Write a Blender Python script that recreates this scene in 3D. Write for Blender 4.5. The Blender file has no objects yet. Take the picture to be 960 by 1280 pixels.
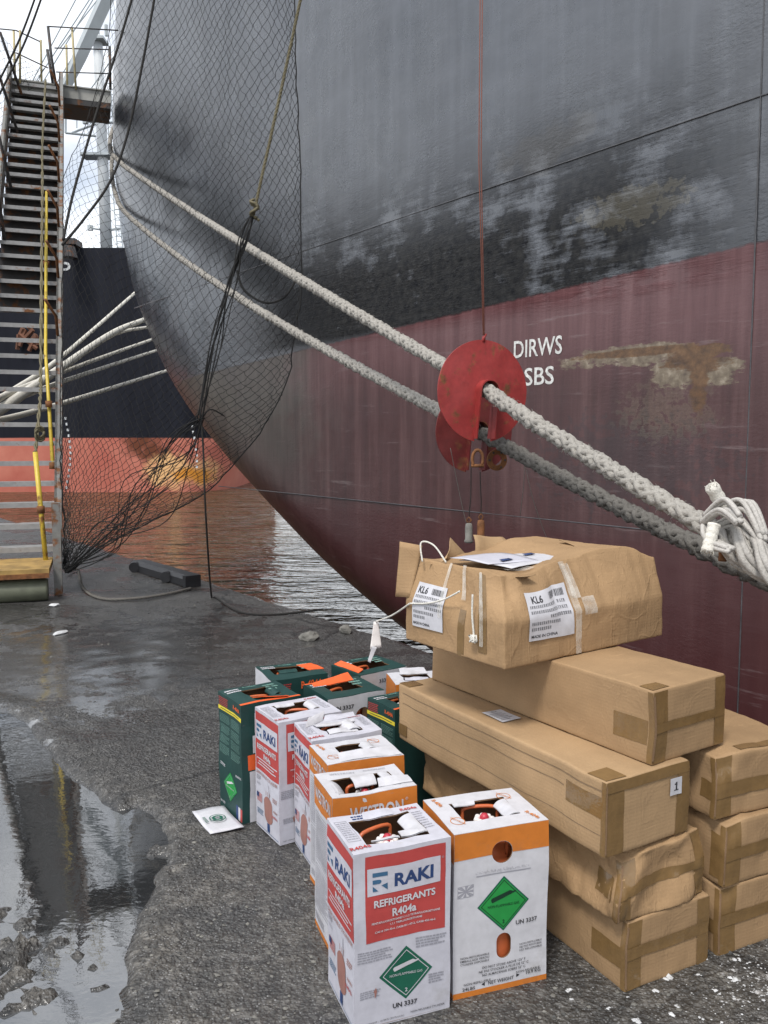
import bpy, bmesh, math, random
from mathutils import Vector, Matrix, noise
R = math.radians
random.seed(7)
SC = bpy.context.scene
COL = SC.collection

# ------------------------------------------------------------------ camera, sky, sun, exposure
CAM_H, CAM_P, CAM_F = 1.43, R(5.0), 1050.0
cd = bpy.data.cameras.new('camera'); cam = bpy.data.objects.new('camera', cd); COL.objects.link(cam)
cam.location = (0, 0, CAM_H); cam.rotation_euler = (R(90) - CAM_P, 0, 0)
cd.sensor_fit = 'VERTICAL'; cd.sensor_height = 36; cd.lens = CAM_F / 1280 * 36
cd.clip_start = .05; cd.clip_end = 20000
SC.camera = cam
SUN_EL, SUN_AZ = 58, 205          # azimuth clockwise from +Y, behind and to the left of the camera
w = bpy.data.worlds.new('World'); SC.world = w; w.use_nodes = True
nt = w.node_tree; nt.nodes.clear()
def N(t, ty, **k):
    n = t.nodes.new(ty)
    for a, b in k.items(): setattr(n, a, b)
    return n
out = N(nt, 'ShaderNodeOutputWorld'); bg = N(nt, 'ShaderNodeBackground'); bg.inputs[1].default_value = .11
sky = N(nt, 'ShaderNodeTexSky', sky_type='NISHITA'); sky.sun_disc = False
sky.sun_elevation = R(SUN_EL); sky.sun_rotation = R(SUN_AZ); sky.dust_density = 2.5
tc = N(nt, 'ShaderNodeTexCoord'); mp = N(nt, 'ShaderNodeMapping'); mp.inputs['Scale'].default_value = (1.3, 1.3, 3.2)
nz = N(nt, 'ShaderNodeTexNoise'); nz.inputs['Scale'].default_value = 1.9; nz.inputs['Detail'].default_value = 7; nz.inputs['Roughness'].default_value = .58
cr = N(nt, 'ShaderNodeValToRGB'); cr.color_ramp.elements[0].position = .36; cr.color_ramp.elements[0].color = (.35, .35, .35, 1)
cr.color_ramp.elements[1].position = .56; cr.color_ramp.elements[1].color = (.97, .97, .97, 1)
cc = N(nt, 'ShaderNodeValToRGB'); cc.color_ramp.elements[0].position = .3; cc.color_ramp.elements[0].color = (6.2, 6.6, 7.2, 1)
cc.color_ramp.elements[1].position = .66; cc.color_ramp.elements[1].color = (11.5, 11.7, 12, 1)
nz2 = N(nt, 'ShaderNodeTexNoise'); nz2.inputs['Scale'].default_value = 3.1; nz2.inputs['Detail'].default_value = 6
mx = N(nt, 'ShaderNodeMixRGB')
L = nt.links.new
L(tc.outputs['Generated'], mp.inputs[0]); L(mp.outputs[0], nz.inputs['Vector']); L(mp.outputs[0], nz2.inputs['Vector'])
L(nz.outputs[0], cr.inputs[0]); L(nz2.outputs[0], cc.inputs[0]); L(cr.outputs[0], mx.inputs[0])
L(sky.outputs[0], mx.inputs[1]); L(cc.outputs[0], mx.inputs[2]); L(mx.outputs[0], bg.inputs[0]); L(bg.outputs[0], out.inputs[0])
sd = bpy.data.lights.new('sun', 'SUN'); sd.energy = 2.0; sd.angle = R(12); sd.color = (1, .96, .9)
so = bpy.data.objects.new('sun', sd); COL.objects.link(so)
az = R(SUN_AZ); dirn = Vector((math.sin(az) * math.cos(R(SUN_EL)), math.cos(az) * math.cos(R(SUN_EL)), math.sin(R(SUN_EL))))
so.rotation_euler = dirn.to_track_quat('Z', 'Y').to_euler()
VS = SC.view_settings
VS.view_transform = 'Standard'; VS.look = 'None'; VS.gamma = 1; VS.use_curve_mapping = False; VS.exposure = 0.5

# ------------------------------------------------------------------ helpers
def P(px, py, D):                 # a point of the quay scene seen at (px, py) and D metres along the view's ground direction
    x = (px - 480) / CAM_F; y = (640 - py) / CAM_F
    r = Vector((x, math.cos(CAM_P) + y * math.sin(CAM_P), -math.sin(CAM_P) + y * math.cos(CAM_P)))
    return Vector((0, 0, CAM_H)) + r * (D / r.y)
def PZ(px, py, z):
    x = (px - 480) / CAM_F; y = (640 - py) / CAM_F
    r = Vector((x, math.cos(CAM_P) + y * math.sin(CAM_P), -math.sin(CAM_P) + y * math.cos(CAM_P)))
    return Vector((0, 0, CAM_H)) + r * ((z - CAM_H) / r.z)
def mk(name, verts, faces, mats, parent=None, mi=None, smooth=False):
    me = bpy.data.meshes.new(name); me.from_pydata([tuple(v) for v in verts], [], faces)
    for m in (mats if isinstance(mats, (list, tuple)) else [mats]): me.materials.append(m)
    if mi: me.polygons.foreach_set('material_index', mi)
    if smooth: me.polygons.foreach_set('use_smooth', [True] * len(me.polygons))
    me.update()
    o = bpy.data.objects.new(name, me); COL.objects.link(o)
    if parent: o.parent = parent
    return o
def tag(o, label=None, cat=None, group=None, kind=None):
    if label: o['label'] = label
    if cat: o['category'] = cat
    if group: o['group'] = group
    if kind: o['kind'] = kind
    return o
def thing(name, label, cat, loc=(0, 0, 0), rz=0, group=None):
    o = bpy.data.objects.new(name, None); COL.objects.link(o); o.empty_display_size = .1
    o.location = loc; o.rotation_euler = (0, 0, rz)
    return tag(o, label, cat, group)
class MB:                          # collects shapes for ONE mesh
    def __init__(s): s.v = []; s.f = []; s.m = []
    def add(s, vs, fs, mi=0):
        b = len(s.v); s.v += [Vector(x) for x in vs]; s.f += [[b + i for i in f] for f in fs]; s.m += [mi] * len(fs)
    def box(s, lo, hi, mi=0, mat=None):
        x0, y0, z0 = lo; x1, y1, z1 = hi
        vs = [Vector(p) for p in ((x0, y0, z0), (x1, y0, z0), (x1, y1, z0), (x0, y1, z0), (x0, y0, z1), (x1, y0, z1), (x1, y1, z1), (x0, y1, z1))]
        if mat: vs = [mat @ p for p in vs]
        s.add(vs, [(0, 3, 2, 1), (4, 5, 6, 7), (0, 1, 5, 4), (1, 2, 6, 5), (2, 3, 7, 6), (3, 0, 4, 7)], mi)
    def tube(s, pts, r, n=6, mi=0, cap=True):
        pts = [Vector(p) for p in pts]; fr = frames(pts); b = len(s.v)
        rr = r if isinstance(r, (list, tuple)) else [r] * len(pts)
        for p, (t, a, c), q in zip(pts, fr, rr):
            for k in range(n):
                an = 2 * math.pi * k / n; s.v.append(p + a * (q * math.cos(an)) + c * (q * math.sin(an)))
        for i in range(len(pts) - 1):
            for k in range(n):
                k2 = (k + 1) % n; s.f.append([b + i * n + k, b + i * n + k2, b + (i + 1) * n + k2, b + (i + 1) * n + k]); s.m.append(mi)
        if cap:
            s.f.append([b + k for k in reversed(range(n))]); s.m.append(mi)
            e = b + (len(pts) - 1) * n; s.f.append([e + k for k in range(n)]); s.m.append(mi)
    def lathe(s, prof, n=24, mi=0, mat=None):
        b = len(s.v)
        for (r, z) in prof:
            for k in range(n):
                a = 2 * math.pi * k / n; p = Vector((r * math.cos(a), r * math.sin(a), z)); s.v.append(mat @ p if mat else p)
        for i in range(len(prof) - 1):
            for k in range(n):
                k2 = (k + 1) % n; s.f.append([b + i * n + k, b + i * n + k2, b + (i + 1) * n + k2, b + (i + 1) * n + k]); s.m.append(mi)
    def build(s, name, mats, parent=None, smooth=False): return mk(name, s.v, s.f, mats, parent, s.m, smooth)
def frames(pts):
    out = []; n = len(pts); a = None
    for i in range(n):
        t = (pts[min(i + 1, n - 1)] - pts[max(i - 1, 0)]).normalized()
        if a is None:
            ref = Vector((0, 0, 1)) if abs(t.z) < .9 else Vector((1, 0, 0)); a = ref.cross(t).normalized()
        a = (a - t * a.dot(t)).normalized(); out.append((t, a, t.cross(a)))
    return out
def catmull(pts, n):
    pts = [Vector(p) for p in pts]; res = []; m = len(pts)
    for i in range(m - 1):
        p0, p1, p2, p3 = pts[max(i - 1, 0)], pts[i], pts[i + 1], pts[min(i + 2, m - 1)]
        for k in range(n):
            t = k / n
            res.append(.5 * ((2 * p1) + (p2 - p0) * t + (2 * p0 - 5 * p1 + 4 * p2 - p3) * t * t + (3 * p1 - p0 - 3 * p2 + p3) * t ** 3))
    res.append(pts[-1]); return res
def resample(pts, step):
    out = [pts[0]]; acc = 0
    for a, b in zip(pts, pts[1:]):
        d = (b - a).length; s = step - acc
        while s <= d: out.append(a.lerp(b, s / d)); s += step
        acc = d - (s - step)
    return out
def lerp(a, b, t): return a + (b - a) * t
def interp(x, tab):
    if x <= tab[0][0]: return tab[0][1]
    for (a, p), (b, q) in zip(tab, tab[1:]):
        if x <= b: return p + (q - p) * (x - a) / (b - a)
    return tab[-1][1]
def sstep(a, b, x):
    t = max(0, min(1, (x - a) / (b - a))); return t * t * (3 - 2 * t)
def fbm(x, y, sc, seed=0, o=4):
    v = 0; a = 1; t = 0
    for i in range(o): v += a * noise.noise(Vector((x * sc + seed, y * sc - seed * 1.7, seed))); t += a; a *= .5; sc *= 2.1
    return v / t

# ------------------------------------------------------------------ materials
class MT:
    def __init__(s, name, rough=.6, metal=0, spec=None):
        s.m = bpy.data.materials.new(name); s.m.use_nodes = True; s.t = s.m.node_tree
        s.b = s.t.nodes['Principled BSDF']; s.b.inputs['Roughness'].default_value = rough; s.b.inputs['Metallic'].default_value = metal
        if spec is not None: s.b.inputs['Specular IOR Level'].default_value = spec
        s.co = None
    def L(s, a, b): s.t.links.new(a, b)
    def coord(s, scale=(1, 1, 1), rot=(0, 0, 0), which='Object'):
        if s.co is None: s.co = N(s.t, 'ShaderNodeTexCoord')
        m = N(s.t, 'ShaderNodeMapping'); m.inputs['Scale'].default_value = scale; m.inputs['Rotation'].default_value = rot
        s.L(s.co.outputs[which], m.inputs[0]); return m.outputs[0]
    def noise(s, sc, det=5, rough=.55, vec=None, dist=0):
        n = N(s.t, 'ShaderNodeTexNoise'); n.inputs['Scale'].default_value = sc; n.inputs['Detail'].default_value = det
        n.inputs['Roughness'].default_value = rough; n.inputs['Distortion'].default_value = dist
        s.L(vec if vec is not None else s.coord(), n.inputs['Vector']); return n.outputs[0]
    def vor(s, sc, vec=None, feature='F1', out='Distance', rand=1):
        n = N(s.t, 'ShaderNodeTexVoronoi', feature=feature); n.inputs['Scale'].default_value = sc; n.inputs['Randomness'].default_value = rand
        s.L(vec if vec is not None else s.coord(), n.inputs['Vector']); return n.outputs[out]
    def ramp(s, f, stops):
        r = N(s.t, 'ShaderNodeValToRGB'); e = r.color_ramp.elements
        while len(e) < len(stops): e.new(.5)
        for el, (p, c) in zip(e, stops):
            el.position = p; el.color = (c, c, c, 1) if not isinstance(c, tuple) else (*c, 1)
        s.L(f, r.inputs[0]); return r.outputs[0]
    def mix(s, f, a, b, mode='MIX'):
        m = N(s.t, 'ShaderNodeMixRGB', blend_type=mode)
        for i, x in ((0, f), (1, a), (2, b)):
            if isinstance(x, (int, float)): m.inputs[i].default_value = x if i == 0 else (x, x, x, 1)
            elif isinstance(x, tuple): m.inputs[i].default_value = (*x, 1)
            else: s.L(x, m.inputs[i])
        return m.outputs[0]
    def math(s, op, a, b=0.0, clamp=False):
        m = N(s.t, 'ShaderNodeMath', operation=op); m.use_clamp = clamp
        for i, x in ((0, a), (1, b)):
            if isinstance(x, (int, float)): m.inputs[i].default_value = x
            else: s.L(x, m.inputs[i])
        return m.outputs[0]
    def step(s, x, a, b):          # smooth 0..1 of x between a and b
        m = N(s.t, 'ShaderNodeMapRange', interpolation_type='SMOOTHSTEP'); m.inputs[1].default_value = a; m.inputs[2].default_value = b
        s.L(x, m.inputs[0]); return m.outputs[0]
    def sep(s, v):
        n = N(s.t, 'ShaderNodeSeparateXYZ'); s.L(v, n.inputs[0]); return n.outputs
    def col(s, c):
        if isinstance(c, tuple): s.b.inputs['Base Color'].default_value = (*c, 1)
        else: s.L(c, s.b.inputs['Base Color'])
        return s
    def rgh(s, f): s.L(f, s.b.inputs['Roughness']); return s
    def bump(s, h, strength=.3, dist=.01):
        prev = s.b.inputs['Normal'].links
        n = N(s.t, 'ShaderNodeBump'); n.inputs['Distance'].default_value = dist
        if not isinstance(strength, bpy.types.NodeSocket): n.inputs['Strength'].default_value = strength
        s.L(h, n.inputs['Height'])
        if isinstance(strength, bpy.types.NodeSocket): s.L(strength, n.inputs['Strength'])
        if prev: s.L(prev[0].from_socket, n.inputs['Normal'])
        s.L(n.outputs[0], s.b.inputs['Normal']); return s
def plain(name, c, rough=.6, metal=0, var=.25, sc=14, bump=0, bs=60):
    m = MT(name, rough, metal); n = m.noise(sc, 5)
    lo = tuple(x * (1 - var) for x in c); hi = tuple(min(1, x * (1 + var)) for x in c)
    m.col(m.ramp(n, [(.3, lo), (.7, hi)]))
    if bump: m.bump(m.noise(bs, 4), bump, .004)
    return m.m
def painted(name, c, rough=.5, rust=.5, sc=9):
    m = MT(name, rough); n = m.noise(sc, 8, .65); f = m.noise(sc * 3, 5)
    rc = m.ramp(f, [(.3, (.09, .035, .015)), (.7, (.22, .09, .03))])
    base = m.ramp(f, [(.25, tuple(x * .7 for x in c)), (.75, c)])
    k = m.ramp(n, [(.62 - .2 * rust, 0.0), (.72 - .2 * rust, 1.0)])
    m.col(m.mix(k, base, rc)); m.rgh(m.ramp(k, [(0, rough), (1, .85)])); m.bump(n, .25, .004)
    return m.m
def printed(name, c, rough=.5):
    m = MT(name, rough, 0, .35); n = m.noise(30, 6, .6)
    base = m.ramp(n, [(.25, tuple(x * .86 for x in c)), (.6, c)]); g = sum(c) / 3
    sm = m.noise(7, 7, .7); base = m.mix(m.ramp(sm, [(.56, 0.0), (.72, .32)]), base, (g * .5, g * .47, g * .42))
    sc_ = m.noise(1, 5, .7, m.coord((14, 14, 70), (R(20), R(30), 0))); base = m.mix(m.ramp(sc_, [(.67, 0.0), (.72, .35)]), base, (g * .55 + .1, g * .53 + .1, g * .5 + .09))
    m.col(base); m.bump(m.noise(11, 4), .12, .004); return m.m
def cardboard(name, c):
    m = MT(name, .78, 0, .25); sx = m.sep(m.coord())
    a = m.noise(5, 6, .6); b = m.noise(220, 2, .5)
    wv = N(m.t, 'ShaderNodeTexWave', wave_type='BANDS', bands_direction='Z'); wv.inputs['Scale'].default_value = 32; wv.inputs['Distortion'].default_value = .6
    m.L(m.coord(), wv.inputs['Vector'])
    base = m.ramp(a, [(.3, tuple(x * .8 for x in c)), (.55, c), (.8, tuple(min(1, x * 1.14) for x in c))])
    base = m.mix(.22, base, m.ramp(b, [(.3, tuple(x * .75 for x in c)), (.7, tuple(x * 1.15 for x in c))]))
    scr = m.noise(9, 3, .5, m.coord((1, 9, 30))); base = m.mix(m.ramp(scr, [(.66, 0.0), (.78, .45)]), base, tuple(min(1, x * 1.5) for x in c))
    base = m.mix(m.ramp(m.noise(2.2, 6, .6, m.coord((1, 1, 2.5))), [(.5, 0.0), (.68, .35)]), base, tuple(x * .62 for x in c))
    m.col(base); m.bump(wv.outputs[1], .06, .002); m.bump(m.noise(8, 3), .3, .006)
    rg = m.math('ABSOLUTE', m.math('SUBTRACT', m.noise(5.5, 4, .55, None, .8), .5)); m.bump(m.ramp(rg, [(0, 1.0), (.03, 0.0)]), .14, .003)
    rv = m.math('ABSOLUTE', m.math('SUBTRACT', m.noise(1.0, 3, .5, m.coord((26, 26, 1.3))), .5)); m.bump(m.ramp(rv, [(0, 1.0), (.03, 0.0)]), .16, .002); return m.m
M = {}
M['card'] = cardboard('brown_cardboard', (.335, .218, .118))
def crumpled(name, c):
    mat = cardboard(name, c); m = MT.__new__(MT); m.m = mat; m.t = mat.node_tree; m.b = m.t.nodes['Principled BSDF']; m.co = None
    rg = m.math('ABSOLUTE', m.math('SUBTRACT', m.noise(8, 2, .4, None, .3), .5)); m.bump(m.ramp(rg, [(0, 1.0), (.035, 0.0)]), .22, .004)
    rv = m.math('ABSOLUTE', m.math('SUBTRACT', m.noise(1.0, 2, .5, m.coord((30, 30, .8), (R(6), R(4), 0))), .5)); m.bump(m.ramp(rv, [(0, 1.0), (.022, 0.0)]), .3, .0025)
    return mat
M['card_crumpled'] = crumpled('crumpled_cardboard', (.345, .222, .118))
M['card_light'] = cardboard('tan_cardboard', (.375, .25, .138))
M['card_in'] = cardboard('raw_cardboard_inside', (.17, .105, .06))
def tape_mat(name, c, rough=.16):
    m = MT(name, rough, 0, .6); n = m.noise(40, 4); m.col(m.ramp(n, [(.3, tuple(x * .85 for x in c)), (.7, c)]))
    m.bump(m.noise(16, 4, .6), .35, .008); m.bump(m.noise(120, 2), .1, .002); return m.m
M['crease'] = plain('score_line', (.2, .135, .078), .85, 0, .2, 20)
M['tape'] = tape_mat('brown_packing_tape', (.2, .122, .05))
def clear_mat():
    m = MT('clear_film', .12); m.b.inputs['Base Color'].default_value = (.8, .78, .72, 1)
    tr = N(m.t, 'ShaderNodeBsdfTransparent'); mixs = N(m.t, 'ShaderNodeMixShader')
    k = m.noise(30, 3); m.L(m.ramp(k, [(.3, .16), (.75, .5)]), mixs.inputs[0])
    m.L(tr.outputs[0], mixs.inputs[1]); m.L(m.b.outputs[0], mixs.inputs[2])
    o = [n for n in m.t.nodes if n.type == 'OUTPUT_MATERIAL'][0]; m.L(mixs.outputs[0], o.inputs[0])
    m.bump(k, .6, .005); return m.m
M['film'] = clear_mat()
M['white'] = printed('white_print_stock', (.54, .54, .575))
M['lav'] = printed('pale_lavender_stock', (.505, .505, .565))
M['red'] = printed('red_print', (.43, .062, .058))
M['orange'] = printed('orange_print', (.55, .175, .028))
M['vermil'] = printed('vermilion_print', (.72, .12, .03))
M['green'] = printed('deep_green_print', (.014, .05, .046))
M['dgreen'] = printed('diamond_green_print', (.012, .105, .065))
M['lgreen'] = printed('bright_green_print', (.02, .26, .055))
M['navy'] = printed('navy_print', (.025, .055, .16))
M['teal'] = printed('steel_blue_print', (.045, .12, .22))
M['ink'] = printed('black_ink', (.035, .035, .04))
M['grey'] = printed('grey_ink', (.3, .3, .34))
M['dark'] = printed('dark_green_ink', (.008, .035, .02))
M['yellow'] = printed('yellow_print', (.72, .6, .05))
M['brown'] = printed('brown_picture_print', (.32, .155, .13))
M['paleg'] = printed('pale_green_ink', (.16, .3, .26))
M['cyl'] = painted('orange_cylinder_paint', (.55, .13, .045), .35, .05)
M['valve'] = plain('white_valve_plastic', (.7, .66, .64), .4)
M['cap'] = plain('red_valve_cap', (.4, .025, .045), .4)
M['steel'] = painted('weathered_steel', (.2, .2, .19), .5, .55, 7)
M['tread'] = painted('worn_tread_steel', (.3, .3, .3), .45, .2, 7)
M['black_steel'] = painted('dark_rusty_steel', (.035, .033, .034), .55, .45, 5)
M['yellow_paint'] = painted('yellow_paint', (.62, .46, .05), .45, .3, 6)
M['redguard'] = painted('red_guard_paint', (.33, .036, .034), .5, .3, 12)
M['rust'] = plain('rusty_iron', (.16, .065, .022), .85, 0, .5, 20, .5)
M['wood'] = plain('ochre_plank', (.3, .19, .06), .7, 0, .4, 8, .3)
M['olive'] = plain('olive_roller_paint', (.12, .13, .09), .6, 0, .3, 6, .2)
M['rubber'] = plain('black_rubber', (.014, .0145, .017), .4, 0, .3, 10, .2)
M['stone'] = plain('grey_stone', (.16, .155, .14), .8, 0, .4, 12, .6)
M['litter'] = plain('white_litter', (.5, .51, .52), .6)
def fibre(name, c, var=.35, rough=.85, sc=1):
    m = MT(name, rough, 0, .2); n = m.noise(18 * sc, 6, .65); f = m.noise(160 * sc, 3)
    base = m.ramp(n, [(.28, tuple(x * (1 - var) for x in c)), (.7, c)]); m.col(m.mix(.35, base, m.ramp(f, [(.3, tuple(x * .55 for x in c)), (.7, tuple(min(1, x * 1.3) for x in c))])))
    m.bump(f, .8, .004); return m.m
M['rope'] = fibre('pale_mooring_rope', (.36, .342, .312))
M['rope_grey'] = fibre('soiled_mooring_rope', (.15, .142, .13))
M['rope_white'] = fibre('white_strand', (.52, .5, .47), .4)
M['rope_far'] = fibre('far_mooring_rope', (.62, .6, .54), .2)
M['twine'] = fibre('black_net_twine', (.022, .022, .022), .3)
M['rope_blk'] = fibre('black_rope', (.028, .027, .026), .3)
M['rope_olive'] = fibre('olive_rope', (.17, .15, .095), .4)
M['rope_red'] = fibre('reddish_line', (.19, .075, .055), .3)
M['string'] = fibre('white_string', (.7, .68, .62), .2)

# hull paint: object axes are s (along the ship, growing away to the left), b (inwards) and z (up)
def hull_mat():
    m = MT('ship_side_paint', .3); s, b, z = m.sep(m.coord())
    big = m.noise(.55, 6, .6); mid = m.noise(2.2, 7, .62); fine = m.noise(14, 6, .6)
    streak = m.noise(1.0, 7, .66, m.coord((7, 7, .45))); scr = m.noise(1.0, 6, .7, m.coord((1.1, 1.1, 13), (0, R(-8), 0)))
    blk = m.ramp(streak, [(.25, (.022, .025, .031)), (.5, (.042, .047, .057)), (.8, (.085, .093, .108))])
    blk = m.mix(m.ramp(m.noise(1.4, 8, .68, m.coord((.8, .8, 2.2), (0, R(-14), 0))), [(.44, 0.0), (.66, .5)]), blk, (.085, .092, .108))
    # scuffed, tarry belt just above the boot top
    belt = m.math('MULTIPLY', m.step(z, 2.4, 2.55), m.math('SUBTRACT', 1.0, m.step(z, 3.0, 4.4)))
    tar = m.math('MULTIPLY', belt, m.ramp(m.math('ADD', m.math('MULTIPLY', mid, .65), m.math('ADD', m.math('MULTIPLY', scr, .35), m.math('MULTIPLY', m.math('MULTIPLY', m.step(s, -.3, 1.2), m.math('SUBTRACT', 1.0, m.step(z, 2.7, 3.6))), .12))), [(.42, 0.0), (.52, 1.0)]))
    tar = m.math('MULTIPLY', tar, m.step(s, -2.4, -.6))
    tar = m.math('MULTIPLY', tar, m.math('SUBTRACT', 1.0, m.step(s, 4.0, 6.0)))
    blk = m.mix(m.math('MULTIPLY', tar, .9), blk, m.ramp(fine, [(.35, (.006, .006, .007)), (.7, (.035, .034, .032))]))
    # dark reflection put into the colour as a slanting band down the quarter
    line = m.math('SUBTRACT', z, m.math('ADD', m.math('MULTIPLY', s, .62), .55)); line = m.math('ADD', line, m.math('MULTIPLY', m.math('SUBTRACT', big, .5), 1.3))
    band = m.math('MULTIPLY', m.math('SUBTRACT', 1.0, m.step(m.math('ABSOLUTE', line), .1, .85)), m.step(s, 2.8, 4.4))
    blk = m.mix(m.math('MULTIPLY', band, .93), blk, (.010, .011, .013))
    # beige rubbed spots
    def spot(s0, z0, rs, rz, nn, k=.9, lo=.0, hi=.5):
        d = m.math('ADD', m.math('POWER', m.math('DIVIDE', m.math('SUBTRACT', s, s0), rs), 2.0), m.math('POWER', m.math('DIVIDE', m.math('SUBTRACT', z, z0), rz), 2.0))
        e = m.math('SUBTRACT', m.math('SUBTRACT', 1.0, d), m.math('MULTIPLY', m.math('SUBTRACT', nn, .5), k * 5))
        return m.step(e, lo, hi)
    blk = m.mix(m.math('MULTIPLY', spot(-.75, 3.1, .5, .15, fine, 1.1), .25), blk, (.2, .18, .13))
    blk = m.mix(m.math('MULTIPLY', spot(.1, 3.75, .5, .22, mid), .45), blk, (.05, .045, .038))
    red = m.ramp(streak, [(.28, (.032, .013, .013)), (.5, (.062, .024, .0235)), (.75, (.12, .062, .06))])
    red = m.mix(m.ramp(mid, [(.38, .0), (.75, .5)]), red, (.075, .035, .038))
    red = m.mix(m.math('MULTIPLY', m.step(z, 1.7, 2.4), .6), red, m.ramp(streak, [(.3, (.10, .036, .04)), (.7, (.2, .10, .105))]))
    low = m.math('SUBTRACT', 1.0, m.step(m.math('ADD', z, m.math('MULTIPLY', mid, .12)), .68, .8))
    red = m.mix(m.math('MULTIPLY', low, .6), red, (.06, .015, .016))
    red = m.mix(m.ramp(scr, [(.6, 0.0), (.72, .35)]), red, (.3, .25, .25))
    smut = m.math('MULTIPLY', spot(-.75, 1.25, .9, .35, fine, 1.3), .4); red = m.mix(smut, red, (.03, .026, .03))
    red = m.mix(m.math('MULTIPLY', spot(7.5, 1.9, 2.4, .8, mid, .5), .6), red, (.12, .085, .05))
    # flaked patch: pale primer, rust in it
    rag = m.math('ADD', m.math('MULTIPLY', mid, .35), m.math('MULTIPLY', m.noise(1.0, 8, .72, m.coord((5, 5, 16), (0, R(-6), 0))), .65))
    pal = m.math('MAXIMUM', spot(-.80, 2.03, .66, .09, rag, 1.5), m.math('MAXIMUM', spot(-1.30, 1.90, .36, .16, rag, 1.5), m.math('MULTIPLY', spot(-1.1, 1.62, .4, .2, fine, 1.6), .3)))
    prim = m.ramp(fine, [(.3, (.07, .055, .035)), (.55, (.22, .185, .125)), (.75, (.46, .41, .32))])
    red = m.mix(m.math('MULTIPLY', pal, .75), red, prim)
    rst = m.math('MULTIPLY', m.math('MAXIMUM', spot(-1.33, 1.98, .26, .11, rag, 1.3), m.math('MAXIMUM', spot(-1.36, 1.80, .08, .24, rag, 1.0), spot(-.85, 2.05, .6, .035, rag, 1.0))), .92)
    red = m.mix(rst, red, m.ramp(fine, [(.3, (.045, .022, .011)), (.7, (.16, .078, .028))]))
    graze_refl = m.math('MULTIPLY', m.step(m.math('ADD', s, m.math('MULTIPLY', m.math('SUBTRACT', mid, .5), 2.2)), 2.8, 4.6), m.step(m.math('ADD', z, m.math('MULTIPLY', m.math('SUBTRACT', big, .5), 1.5)), .5, 1.7))  # grazing reflection on the far left curve, painted in as olive grey
    red = m.mix(m.math('MULTIPLY', graze_refl, .85), red, m.ramp(streak, [(.3, (.035, .033, .028)), (.7, (.10, .095, .08))]))
    trim = m.math('MULTIPLY', m.math('SUBTRACT', s, 2.2), .04)     # the boot top is drawn with a slight trim
    edge = m.math('ADD', m.math('ADD', z, trim), m.math('MULTIPLY', m.math('SUBTRACT', fine, .5), .05))
    top = m.step(edge, 2.495, 2.52)
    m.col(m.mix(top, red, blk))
    rg = m.math('ADD', m.math('MULTIPLY', mid, .22), .17); rg = m.math('ADD', rg, m.math('MULTIPLY', m.math('SUBTRACT', 1.0, top), .12))
    m.rgh(rg)
    m.bump(m.noise(1.1, 3), .35, .05)
    pit = m.noise(22, 5, .6, m.coord((1, 1, 2.2))); msk = m.ramp(m.noise(.9, 4), [(.42, .05), (.6, 1.0)])
    m.bump(m.math('MULTIPLY', m.math('MULTIPLY', pit, m.mix(.0, msk, msk)), m.math('ADD', .3, m.math('MULTIPLY', top, .7))), .5, .016)
    m.bump(m.math('MULTIPLY', scr, m.math('ADD', .25, m.math('MULTIPLY', tar, 1.6))), .4, .014); m.bump(m.noise(90, 3), .08, .004)
    m.b.inputs['IOR'].default_value = 2.0
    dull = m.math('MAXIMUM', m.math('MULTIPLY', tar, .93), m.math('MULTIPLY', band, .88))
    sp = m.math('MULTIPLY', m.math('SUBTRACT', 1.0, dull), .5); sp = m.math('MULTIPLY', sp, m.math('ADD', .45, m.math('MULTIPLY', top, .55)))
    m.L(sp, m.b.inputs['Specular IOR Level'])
    return m.m
M['hull'] = hull_mat()
M['weld'] = plain('weld_bead_paint', (.07, .07, .075), .3, 0, .3, 10, .5)
M['hull_white'] = plain('worn_white_paint', (.62, .62, .6), .6, 0, .3, 30)

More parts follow.
